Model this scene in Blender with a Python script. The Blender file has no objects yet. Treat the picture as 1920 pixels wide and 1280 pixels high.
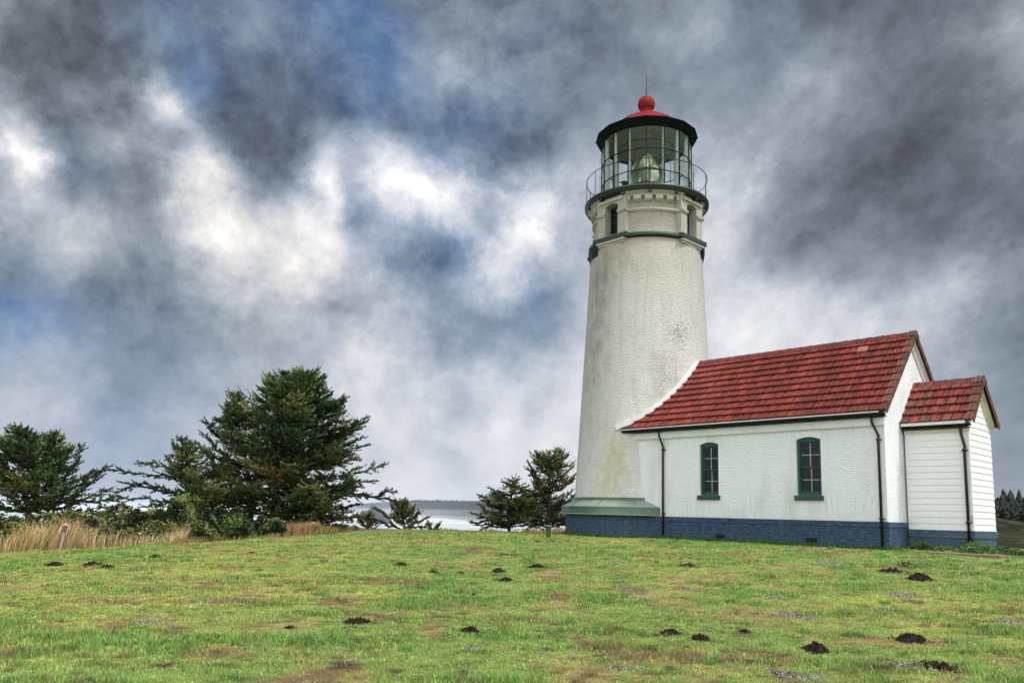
import bpy, math, random
import numpy as np
from mathutils import Vector, Matrix, Euler
scene = bpy.context.scene
COL = scene.collection
R = math.radians
PI = math.pi
rng = np.random.default_rng(11)
random.seed(5)

# ------------------------------------------------------------------ camera
EYE = 1.6
F_PX, PITCH, ROLL, CY = 1506.9, 0.1502, 0.0282, 737.66
cam_d = bpy.data.cameras.new('camera')
cam = bpy.data.objects.new('camera', cam_d); COL.objects.link(cam)
cam.location = (0, 0, EYE)
cam.rotation_euler = (Matrix.Rotation(PI/2 + PITCH, 3, 'X') @ Matrix.Rotation(ROLL, 3, 'Z')).to_euler()
cam_d.sensor_width = 36; cam_d.lens = F_PX/1920*36
cam_d.shift_y = (CY-640)/1920
cam_d.clip_start = .1; cam_d.clip_end = 60000
scene.camera = cam
scene.view_settings.view_transform = 'Standard'
scene.view_settings.look = 'None'
scene.view_settings.gamma = 1
scene.view_settings.exposure = 0.6
scene.cycles.max_bounces = 8
scene.cycles.transparent_max_bounces = 16
scene.cycles.volume_bounces = 1

def ray(x, y):
    'viewing direction of a photo pixel, for reading off bearings'
    cr, sr, cp, sp = math.cos(ROLL), math.sin(ROLL), math.cos(PITCH), math.sin(PITCH)
    a, b = x-960, y-CY
    xi, yi = cr*a+sr*b, -sr*a+cr*b
    X, Y = xi/F_PX, -yi/F_PX
    v = np.array([X, cp-Y*sp, sp+Y*cp])
    return v/np.linalg.norm(v)

# ------------------------------------------------------------------ node helper
class NT:
    def __init__(s, tree): s.t = tree; s.n = tree.nodes; s.l = tree.links
    def new(s, typ, **kw):
        n = s.n.new(typ)
        for k, v in kw.items(): setattr(n, k, v)
        return n
    def set(s, sock, v):
        if isinstance(v, bpy.types.NodeSocket): s.l.new(v, sock)
        else: sock.default_value = v
    def m(s, op, a, b=None, c=None, clamp=False):
        n = s.new('ShaderNodeMath', operation=op, use_clamp=clamp)
        s.set(n.inputs[0], a)
        if b is not None: s.set(n.inputs[1], b)
        if c is not None: s.set(n.inputs[2], c)
        return n.outputs[0]
    def vm(s, op, a, b=None):
        n = s.new('ShaderNodeVectorMath', operation=op)
        s.set(n.inputs[0], a)
        if b is not None: s.set(n.inputs[1], b)
        return n.outputs['Value'] if op in ('DOT_PRODUCT', 'LENGTH', 'DISTANCE') else n.outputs[0]
    def mapping(s, v, scale=(1,1,1), rot=(0,0,0), loc=(0,0,0)):
        n = s.new('ShaderNodeMapping'); s.set(n.inputs[0], v)
        n.inputs['Scale'].default_value = scale; n.inputs['Rotation'].default_value = rot; n.inputs['Location'].default_value = loc
        return n.outputs[0]
    def noise(s, v, scale, detail=4, rough=.55, dist=0, col=False, lac=2):
        n = s.new('ShaderNodeTexNoise'); s.set(n.inputs['Vector'], v)
        n.inputs['Scale'].default_value = scale; n.inputs['Detail'].default_value = detail
        n.inputs['Roughness'].default_value = rough; n.inputs['Distortion'].default_value = dist; n.inputs['Lacunarity'].default_value = lac
        return n.outputs['Color'] if col else n.outputs['Fac']
    def ramp(s, f, stops, interp='LINEAR'):
        n = s.new('ShaderNodeValToRGB'); s.set(n.inputs[0], f); cr = n.color_ramp; cr.interpolation = interp
        while len(cr.elements) < len(stops): cr.elements.new(.5)
        for e, (p, c) in zip(cr.elements, stops):
            e.position = p; e.color = (c if len(c) == 4 else (*c, 1)) if not isinstance(c, (int, float)) else (c, c, c, 1)
        return n.outputs[0]
    def mix(s, f, a, b, typ='MIX'):
        n = s.new('ShaderNodeMix', data_type='RGBA', blend_type=typ); s.set(n.inputs[0], f)
        for i, v in ((6, a), (7, b)): s.set(n.inputs[i], (*v, 1) if isinstance(v, tuple) and len(v) == 3 else v)
        return n.outputs[2]
    def sep(s, v):
        n = s.new('ShaderNodeSeparateXYZ'); s.set(n.inputs[0], v); return n.outputs
    def comb(s, x, y, z):
        n = s.new('ShaderNodeCombineXYZ')
        for i, v in enumerate((x, y, z)): s.set(n.inputs[i], v)
        return n.outputs[0]
    def maprange(s, v, a, b, c=0., d=1., smooth=False):
        n = s.new('ShaderNodeMapRange'); n.clamp = True
        if smooth: n.interpolation_type = 'SMOOTHSTEP'
        s.set(n.inputs[0], v)
        for i, q in enumerate((a, b, c, d)): s.set(n.inputs[i+1], q)
        return n.outputs[0]
    def bump(s, h, strength=.5, dist=.01, normal=None):
        n = s.new('ShaderNodeBump'); s.set(n.inputs['Height'], h)
        n.inputs['Strength'].default_value = strength; n.inputs['Distance'].default_value = dist
        if normal is not None: s.l.new(normal, n.inputs['Normal'])
        return n.outputs[0]

def material(name):
    m = bpy.data.materials.new(name); m.use_nodes = True
    nt = NT(m.node_tree); b = m.node_tree.nodes['Principled BSDF']
    return m, nt, b

# ------------------------------------------------------------------ sky, clouds and sun
SUN_EL, SUN_AZ = R(60), R(128)            # azimuth clockwise from the viewing direction (+Y)
world = bpy.data.worlds.new('World'); scene.world = world; world.use_nodes = True
w = NT(world.node_tree)
bg = w.n['Background']
skyt = w.new('ShaderNodeTexSky', sky_type='NISHITA'); skyt.sun_disc = False
skyt.sun_elevation = SUN_EL; skyt.sun_rotation = SUN_AZ; skyt.altitude = 60
D0 = w.new('ShaderNodeTexCoord').outputs['Generated']
def scaled(v, k):
    n = w.new('ShaderNodeVectorMath', operation='SCALE'); w.set(n.inputs[0], v); n.inputs['Scale'].default_value = k; return n.outputs[0]
sx, sy, sz = w.sep(D0)[:3]
zz = w.m('ADD', w.m('MAXIMUM', sz, 0.), .42)      # the cloud deck overhead, flattening towards the horizon
plane = w.comb(w.m('DIVIDE', sx, zz), w.m('DIVIDE', sy, zz), 0.)
w1 = w.noise(D0, 6., 3, .5, col=True); w2 = w.noise(D0, 14, 9, .66, col=True)
off = w.vm('ADD', scaled(w.vm('SUBTRACT', w1, (.5,.5,.5)), .10), scaled(w.vm('SUBTRACT', w2, (.5,.5,.5)), .08))
D = w.vm('NORMALIZE', w.vm('ADD', D0, off))
# brightness of the cloud deck by bearing: y: x:value in hundredths
DECK = '''
30: 30:43 120:41 200:43 300:42 400:43 470:49 560:43 640:41 690:44 740:45 800:50 870:48 960:46 1050:45 1130:50 1180:55 1250:57 1360:62 1420:45 1500:42 1560:40 1650:42 1750:42 1840:50 1900:62
95: 40:41 130:40 200:41 262:63 320:43 400:42 470:45 560:42 640:43 690:46 740:45 800:56 870:60 940:55 1010:54 1100:46 1180:48 1340:55 1400:50 1460:45 1520:62 1590:55 1640:45 1720:42 1800:45 1890:60
145: 40:40 130:40 230:40 290:52 350:56 420:45 500:38 580:40 650:42 690:55 740:46 800:60 880:66 940:62 1000:70 1060:56 1120:50 1220:50 1340:52 1400:50 1460:50 1510:68 1560:60 1620:48 1700:42 1780:44 1860:52 1900:56
200: 30:40 115:58 180:38 240:70 290:92 330:84 385:40 450:37 540:40 640:40 700:44 760:52 830:55 890:64 950:50 1040:50 1100:54 1150:57 1350:50 1410:52 1460:62 1500:56 1560:48 1640:42 1720:40 1800:43 1880:47
245: 10:78 60:60 110:42 150:41 200:48 240:58 285:74 330:58 390:42 470:36 560:35 640:42 690:50 760:58 830:44 900:40 970:39 1040:52 1110:60 1350:58 1410:55 1460:55 1520:45 1600:40 1700:38 1800:40 1890:44
280: 10:82 60:84 85:62 112:39 160:74 190:76 250:54 300:62 350:75 410:77 470:44 530:37 580:45 630:72 690:60 760:64 820:52 890:43 940:44 1000:56 1070:62 1340:60 1400:58 1450:57 1500:50 1560:42 1640:38 1740:37 1820:40 1900:46
315: 20:86 60:88 112:48 190:55 220:45 270:50 310:62 360:80 420:83 470:48 510:62 560:50 600:74 640:95 690:80 740:76 790:90 850:68 900:38 960:52 1030:68 1080:68 1340:64 1400:62 1450:60 1500:50 1560:42 1640:38 1740:37 1820:40 1900:44
355: 20:68 60:88 100:80 150:62 200:45 250:45 300:55 350:72 420:80 450:86 500:68 540:62 600:80 640:86 672:52 710:66 760:84 820:90 870:78 915:66 960:80 1000:80 1060:70 1340:68 1400:72 1450:66 1510:50 1580:42 1660:38 1760:38 1850:38 1910:40
390: 20:58 60:72 110:54 160:62 215:86 250:55 300:52 350:68 400:72 470:70 540:72 590:84 620:78 658:40 700:62 760:66 820:78 870:82 930:80 980:86 1040:76 1340:72 1400:72 1450:62 1510:50 1580:43 1660:39 1760:38 1850:39 1910:41
430: 20:50 80:60 140:58 200:56 240:45 280:60 330:62 390:84 440:80 500:76 560:78 620:74 660:44 710:70 770:52 810:66 840:90 880:64 930:56 980:86 1020:76 1070:67 1340:74 1400:67 1450:56 1520:48 1600:45 1700:42 1800:40 1900:43
475: 20:48 80:52 130:68 180:66 230:45 280:52 330:55 390:80 450:76 520:76 580:84 640:88 700:74 760:52 820:42 880:52 915:76 955:86 1000:76 1060:66 1350:71 1410:66 1470:58 1540:54 1620:50 1700:47 1780:48 1850:54 1900:57
520: 20:42 70:40 140:47 200:44 270:48 330:52 400:70 450:75 520:77 580:79 630:84 690:64 770:56 820:52 870:72 930:87 980:62 1050:62 1350:73 1410:71 1470:66 1540:60 1620:56 1700:56 1780:62 1850:66 1900:57
560: 30:60 90:74 150:52 200:47 270:57 330:55 400:62 470:75 540:67 600:60 660:60 720:68 800:68 870:78 920:60 970:55 1040:62 1350:75 1410:76 1460:74 1530:67 1600:63 1680:64 1760:70 1830:64 1880:50
592: 20:38 70:44 130:50 200:55 270:61 330:55 400:57 470:66 540:66 610:66 680:68 760:57 830:52 880:55 940:56 1000:60 1060:66 1350:76 1430:75 1500:76 1570:72 1650:70 1780:68 1830:52 1890:42
640: 30:71 100:60 170:57 240:51 320:50 400:55 470:60 550:62 620:68 690:82 740:66 800:60 860:58 920:60 980:66 1050:70 1370:78 1450:78 1540:76 1640:74 1760:66 1810:58 1860:48 1900:47
700: 30:66 100:62 170:59 240:54 320:52 400:57 480:62 560:64 640:68 700:72 760:72 820:76 880:70 930:78 1000:72 1060:74 1360:78 1780:62 1850:58 1900:54
755: 40:70 120:70 200:70 300:68 380:70 460:68 640:72 700:72 770:76 820:63 880:67 950:74 1040:76 1400:76 1880:51 1910:51
815: 20:70 100:68 170:60 230:61 280:68 330:66 500:70 700:74 740:74 830:76 900:78 1000:80 1400:78 1900:52
870: 200:70 300:68 700:77 760:78 850:77 950:76 1040:78 1900:55
925: 100:68 300:68 600:76 800:79 900:79 1000:78 1300:76 1900:56
990: 0:66 300:68 600:74 1000:76 1500:70 1920:56
'''
BLUE = [(690,60,100,.85),(735,130,70,.9),(650,10,70,.7),(560,10,60,.6),(300,40,70,.45),(365,150,60,.8),(335,130,40,.5),(700,210,60,.5),(35,590,70,.95),(150,600,80,.4),(225,815,90,.5),(860,480,80,.5),(850,260,100,.45),(975,550,80,.5),(440,30,70,.35),(780,400,220,.35),(900,600,200,.25),(300,700,200,.22),(150,900,250,.2),(620,200,120,.2),(520,60,200,.25),(780,430,50,.4),(930,190,90,.3),(120,320,60,.2),(30,520,60,.3),(120,700,60,.3),(660,400,50,.35),(1010,60,100,.15),(1420,60,80,.12),(250,640,110,.2),(840,630,90,.2)]
WARM = [(1750,230,300,.25),(100,120,200,.35),(480,200,150,.15),(430,440,120,.6),(560,500,110,.6),(480,560,100,.6),(640,540,90,.5),(150,420,90,.5),(190,280,40,.5),(60,60,200,.5),(1870,120,130,.7),(1700,150,170,.35),(400,310,70,.5),(350,370,80,.5),(230,360,70,.4),(700,620,80,.2)]
_p, _l = [], []
for row in DECK.strip().split('\n'):
    yy, rest = row.split(':', 1)
    for it in rest.split():
        xx, v = it.split(':'); _p.append(ray(float(xx), float(yy))); _l.append(float(v)/100)
_p, _l = np.array(_p), np.array(_l)
_azel = lambda v: np.stack([np.arctan2(v[:, 0], v[:, 1]), np.arcsin(v[:, 2])], 1)
_q = _azel(_p); _mean = _l.mean()
_K = np.linalg.norm(_q[:, None]-_q[None], axis=2); _cf = np.linalg.solve(-_K+np.eye(len(_q))*.004, _l-_mean)
NR, NC = 22, 32
AZ0, AZ1, EL0, EL1 = R(-36), R(40), R(-1), R(44)
els = np.linspace(EL0, EL1, NR); azs = np.linspace(AZ0, AZ1, NC)
def blobs(lst, A, E):
    o = np.zeros_like(A)
    for (px, py, r, k) in lst:
        d = ray(px, py); a, e = math.atan2(d[0], d[1]), math.asin(d[2]); s_ = r/F_PX
        o = np.maximum(o, k*np.exp(-(((A-a)*math.cos(e))**2+(E-e)**2)/(s_*s_)))
    return o
AA, EE = np.meshgrid(azs, els); G = np.stack([AA.ravel(), EE.ravel()], 1)
Lg = (_mean-np.linalg.norm(G[:, None]-_q[None], axis=2)@_cf).reshape(AA.shape)
_g = np.where(Lg < _mean, 1.0, 1.32)
Lg = np.clip(_mean+(Lg-_mean)*_g+.03-.03*np.clip(1-EE/R(12), 0, 1), .25, 1)
Bg, Wg = blobs(BLUE, AA, EE), blobs(WARM, AA, EE)
dx_, dy_, dz_ = w.sep(D)[:3]
az = w.m('ARCTAN2', dx_, dy_); el = w.m('ARCSINE', dz_)
fa = w.maprange(az, AZ0, AZ1, 0., 1.); fe = w.m('MULTIPLY', w.m('SUBTRACT', w.maprange(el, EL0, EL1, EL0, EL1), EL0), (NR-1)/(EL1-EL0))
acc = None
for i in range(NR):
    rp = w.new('ShaderNodeValToRGB'); w.l.new(fa, rp.inputs[0]); cr = rp.color_ramp; cr.interpolation = 'CARDINAL'
    while len(cr.elements) < NC: cr.elements.new(.5)
    for j in range(NC): cr.elements[j].position = j/(NC-1)
    for j in range(NC): cr.elements[j].color = (Lg[i, j], Bg[i, j], Wg[i, j], 1)
    wt = w.m('MAXIMUM', w.m('SUBTRACT', 1., w.m('ABSOLUTE', w.m('SUBTRACT', fe, float(i)))), 0.)
    n = w.new('ShaderNodeVectorMath', operation='MULTIPLY_ADD'); w.l.new(rp.outputs[0], n.inputs[0]); w.l.new(wt, n.inputs[1])
    if acc is None: n.inputs[2].default_value = (0, 0, 0)
    else: w.l.new(acc, n.inputs[2])
    acc = n.outputs[0]
L, BL, WA = w.sep(acc)[:3]
rotp = w.mapping(plane, (1,1,1), (0,0,R(-8)))
f1 = w.noise(w.mapping(rotp, (1.4,.50,1)), 3.2, 8, .56, .2)
f2 = w.noise(w.mapping(rotp, (1.3,.55,1)), 9., 9, .66, .2)
f3 = w.noise(D0, 24, 8, .68, .2)
f4 = w.noise(D0, 8.5, 11, .68, .3)
left = w.maprange(w.m('ARCTAN2', sx, sy), R(0), R(12), 1., 0., True)
contrast = w.maprange(sz, .02, .30, .35, 1.)
for f, k, kl in ((f1, .30, .6), (f2, .31, .5), (f3, .30, 1.), (f4, .0, 1.)):
    a_ = w.m('MULTIPLY_ADD', left, (kl-1)*k if f is not f4 else .66, k) if f is not f3 else k
    L = w.m('MULTIPLY_ADD', w.m('MULTIPLY', w.m('SUBTRACT', f, .5), contrast), a_, L)
def sr(v, t=(1,1,1)): 
    v = v/12.92 if v < .04 else ((v+.055)/1.055)**2.4
    return tuple(min(1, v*a) for a in t)
colr = w.ramp(L, [(0.2,sr(.2,(.95,.97,1.2))),(.35,sr(.35,(.88,.99,1.23))),(.45,sr(.45,(.81,1.0,1.27))),(.60,sr(.6,(.83,1.0,1.19))),(.75,sr(.75,(.91,.99,1.13))),(.88,sr(.88,(.99,1.0,1.05))),(1.0,(1.,1.,1.))])
blue = w.m('MULTIPLY', BL, w.maprange(L, .35, .85, 1., .15), clamp=True)
nis = scaled(skyt.outputs[0], .10)
bluec = w.mix(.38, w.mix(1., colr, (.50,.98,1.65), 'MULTIPLY'), w.mix(.25, (.05,.17,.50), nis))
colr = w.mix(blue, colr, bluec)
colr = w.mix(WA, colr, w.mix(1., colr, (1.06,1.0,.89), 'MULTIPLY'))
# unseen overcast behind the camera, brightened and turned to light the front wall
back = w.maprange(w.vm('DOT_PRODUCT', D0, (math.sin(R(175)), math.cos(R(175)), .35)), -.15, .75, 0, 1, True)
nb = w.mix(.15, (1.0,1.0,1.02), nis)
colr = w.mix(back, colr, scaled(nb, 1.9))
w.l.new(colr, bg.inputs[0]); bg.inputs[1].default_value = 0.69
world.cycles.sampling_method = 'MANUAL'; world.cycles.sample_map_resolution = 512

sd = bpy.data.lights.new('sun', 'SUN'); sd.energy = 2.1; sd.angle = R(10); sd.color = (1, .965, .90)
sun = bpy.data.objects.new('sun', sd); COL.objects.link(sun)
sv = Vector((math.sin(SUN_AZ)*math.cos(SUN_EL), math.cos(SUN_AZ)*math.cos(SUN_EL), math.sin(SUN_EL)))
sun.rotation_euler = sv.to_track_quat('Z', 'Y').to_euler(); sun.location = (0, -20, 40)

# ------------------------------------------------------------------ mesh helpers
PSI = -0.8161
BO = np.array([11.3307, 24.2491, EYE])
BU = np.array([math.cos(PSI), math.sin(PSI), 0]); BV = np.array([-math.sin(PSI), math.cos(PSI), 0])
def bw(u, v, z=0): return BO + BU*u + BV*v + np.array([0, 0, z])

def tag(o, label=None, cat=None, group=None, kind=None):
    for k, v in (('label', label), ('category', cat), ('group', group), ('kind', kind)):
        if v: o[k] = v
    return o
class Frame:
    'a thing: an Empty at its base; parts are modelled in building or world coordinates'
    def __init__(s, name, origin, label, cat, group=None, building=True):
        s.o = bpy.data.objects.new(name, None); COL.objects.link(s.o); s.o.empty_display_size = .3
        s.org = np.array(origin, float); s.b = building
        if building: s.o.location = bw(*origin); s.o.rotation_euler = (0, 0, PSI)
        else: s.o.location = origin
        tag(s.o, label, cat, group)
class MB:
    def __init__(s): s.v = []; s.f = []; s.uv = []; s.mi = []; s.cmi = 0; s.sm = []; s.csm = False
    def add(s, vs, fs, uvs=None):
        b = len(s.v); s.v += [tuple(p) for p in vs]
        for i, f in enumerate(fs):
            s.f.append([b+k for k in f]); s.uv.append(uvs[i] if uvs else None); s.mi.append(s.cmi); s.sm.append(s.csm)
    def box(s, x0, x1, y0, y1, z0, z1):
        s.add([(x0,y0,z0),(x1,y0,z0),(x1,y1,z0),(x0,y1,z0),(x0,y0,z1),(x1,y0,z1),(x1,y1,z1),(x0,y1,z1)],
              [(0,3,2,1),(4,5,6,7),(0,1,5,4),(1,2,6,5),(2,3,7,6),(3,0,4,7)])
    def obox(s, c, ax, ay, az):
        'box from centre and three half-axis vectors'
        c, ax, ay, az = map(np.array, (c, ax, ay, az))
        s.add([c-ax-ay-az, c+ax-ay-az, c+ax+ay-az, c-ax+ay-az, c-ax-ay+az, c+ax-ay+az, c+ax+ay+az, c-ax+ay+az],
              [(0,3,2,1),(4,5,6,7),(0,1,5,4),(1,2,6,5),(2,3,7,6),(3,0,4,7)])
    def lathe(s, prof, cx=0, cy=0, n=48, a0=0, a1=2*PI, off=0, caps=False):
        full = abs(a1-a0-2*PI) < 1e-6
        m = n if full else n+1
        vs = []; 
        for (r, z) in prof:
            for i in range(m):
                a = a0+(a1-a0)*i/n+off; vs.append((cx+r*math.cos(a), cy+r*math.sin(a), z))
        fs = []; uvs = []; L = 0
        for j in range(len(prof)-1):
            dl = math.hypot(prof[j+1][0]-prof[j][0], prof[j+1][1]-prof[j][1])
            vert = abs(prof[j+1][1]-prof[j][1]) > abs(prof[j+1][0]-prof[j][0])
            rm = max(prof[j][0], prof[j+1][0])
            for i in range(n):
                k = (i+1) % m if full else i+1
                fs.append((j*m+i, j*m+k, (j+1)*m+k, (j+1)*m+i))
                u0 = (a0+(a1-a0)*i/n)*rm; u1 = (a0+(a1-a0)*(i+1)/n)*rm
                z0, z1 = (prof[j][1], prof[j+1][1]) if vert else (L, L+dl)
                uvs.append([(u0,z0),(u1,z0),(u1,z1),(u0,z1)])
            L += dl
        s.add(vs, fs, uvs)
        if caps and not full:
            for i in (0, n): s.add([vs[j*m+i] for j in range(len(prof))], [tuple(range(len(prof)))])
    def tube(s, pts, r, n=8, r2=None):
        pts = [np.array(p, float) for p in pts]; rings = []; nn = len(pts)
        for i, p in enumerate(pts):
            t = pts[min(i+1, nn-1)]-pts[max(i-1, 0)]; t = t/(np.linalg.norm(t)+1e-9)
            a = np.cross(t, (0,0,1.)) if abs(t[2]) < .95 else np.cross(t, (1.,0,0)); a /= np.linalg.norm(a); b = np.cross(t, a)
            rr = r if r2 is None else r+(r2-r)*i/(nn-1)
            rings += [p+rr*(a*math.cos(2*PI*k/n)+b*math.sin(2*PI*k/n)) for k in range(n)]
        fs = [(i*n+k, i*n+(k+1) % n, (i+1)*n+(k+1) % n, (i+1)*n+k) for i in range(nn-1) for k in range(n)]
        fs += [tuple(range(n))[::-1], tuple((nn-1)*n+k for k in range(n))]
        s.add(rings, fs)
    def prism(s, poly, axis, a, b):
        'extrude a 2D polygon along an axis (0 u, 1 v, 2 z) from a to b'
        n = len(poly)
        def P(q, t):
            return {0: (t, q[0], q[1]), 1: (q[0], t, q[1]), 2: (q[0], q[1], t)}[axis]
        vs = [P(q, a) for q in poly]+[P(q, b) for q in poly]
        s.add(vs, [tuple(range(n))[::-1], tuple(range(n, 2*n))]+[(i, (i+1) % n, n+(i+1) % n, n+i) for i in range(n)])
    def build(s, name, mats, frame=None, parent=None, label=None, colour=None, bevel=0):
        V = np.array(s.v, float)
        if frame is not None: V = V-frame.org
        me = bpy.data.meshes.new(name)
        me.from_pydata(V.tolist(), [], s.f)
        uvl = me.uv_layers.new(name='UVMap'); me.update()
        uv = np.zeros(len(me.loops)*2)
        for p in me.polygons:
            g = s.uv[p.index]
            if g is None:
                nx, ny, nz = map(abs, p.normal)
                for li in p.loop_indices:
                    c = V[me.loops[li].vertex_index]
                    q = (c[0], c[1]) if nz > .75 else ((c[1], c[2]) if nx > ny else (c[0], c[2]))
                    uv[2*li] = q[0]; uv[2*li+1] = q[1]
            else:
                for li, q in zip(p.loop_indices, g): uv[2*li] = q[0]; uv[2*li+1] = q[1]
        uvl.data.foreach_set('uv', uv)
        me.polygons.foreach_set('use_smooth', s.sm)
        for m in (mats if isinstance(mats, (list, tuple)) else [mats]): me.materials.append(m)
        me.polygons.foreach_set('material_index', s.mi)
        if colour is not None:
            at = me.color_attributes.new('tint', 'FLOAT_COLOR', 'POINT'); at.data.foreach_set('color', np.asarray(colour, float).ravel())
        o = bpy.data.objects.new(name, me); COL.objects.link(o)
        if bevel:
            bv = o.modifiers.new('bevel', 'BEVEL'); bv.width = bevel; bv.segments = 2; bv.limit_method = 'ANGLE'; bv.angle_limit = R(40)
        pr = parent if parent is not None else (frame.o if frame else None)
        if pr is not None:
            o.parent = pr
        if label: o['label'] = label
        return o
def tri_mesh(name, V, tris, mat, tint=None, smooth=False):
    'big triangle soup through foreach_set'
    me = bpy.data.meshes.new(name); n = len(tris)
    me.vertices.add(len(V)); me.vertices.foreach_set('co', np.asarray(V, np.float32).ravel())
    k = tris.shape[1]
    me.loops.add(n*k); me.loops.foreach_set('vertex_index', np.asarray(tris, np.int32).ravel())
    me.polygons.add(n); me.polygons.foreach_set('loop_start', np.arange(0, n*k, k, dtype=np.int32))
    me.polygons.foreach_set('loop_total', np.full(n, k, np.int32))
    me.update(calc_edges=True)
    if smooth: me.polygons.foreach_set('use_smooth', np.ones(n, bool))
    if tint is not None:
        at = me.color_attributes.new('tint', 'FLOAT_COLOR', 'POINT')
        c = np.ones((len(V), 4), np.float32); c[:, :3] = tint; at.data.foreach_set('color', c.ravel())
    me.materials.append(mat)
    o = bpy.data.objects.new(name, me); COL.objects.link(o); return o

# ------------------------------------------------------------------ numpy noise
def _h(ix, iy, s):
    n = (ix.astype(np.int64)*374761393+iy.astype(np.int64)*668265263+s*982451653) & 0xffffffff
    n = ((n ^ (n >> 13))*1274126177) & 0xffffffff
    return ((n ^ (n >> 16)) & 0xffff)/65535.
def vnoise(x, y, s=0):
    ix, iy = np.floor(x), np.floor(y); fx, fy = x-ix, y-iy; fx = fx*fx*(3-2*fx); fy = fy*fy*(3-2*fy)
    a, b, c, d = _h(ix, iy, s), _h(ix+1, iy, s), _h(ix, iy+1, s), _h(ix+1, iy+1, s)
    return (a*(1-fx)+b*fx)*(1-fy)+(c*(1-fx)+d*fx)*fy
def fbm(x, y, s=0, o=4, g=.5):
    t = 0; a = 1; n = 0
    for i in range(o): t = t+a*vnoise(x*2**i+17*i, y*2**i-9*i, s+i); n += a; a *= g
    return t/n
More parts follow.
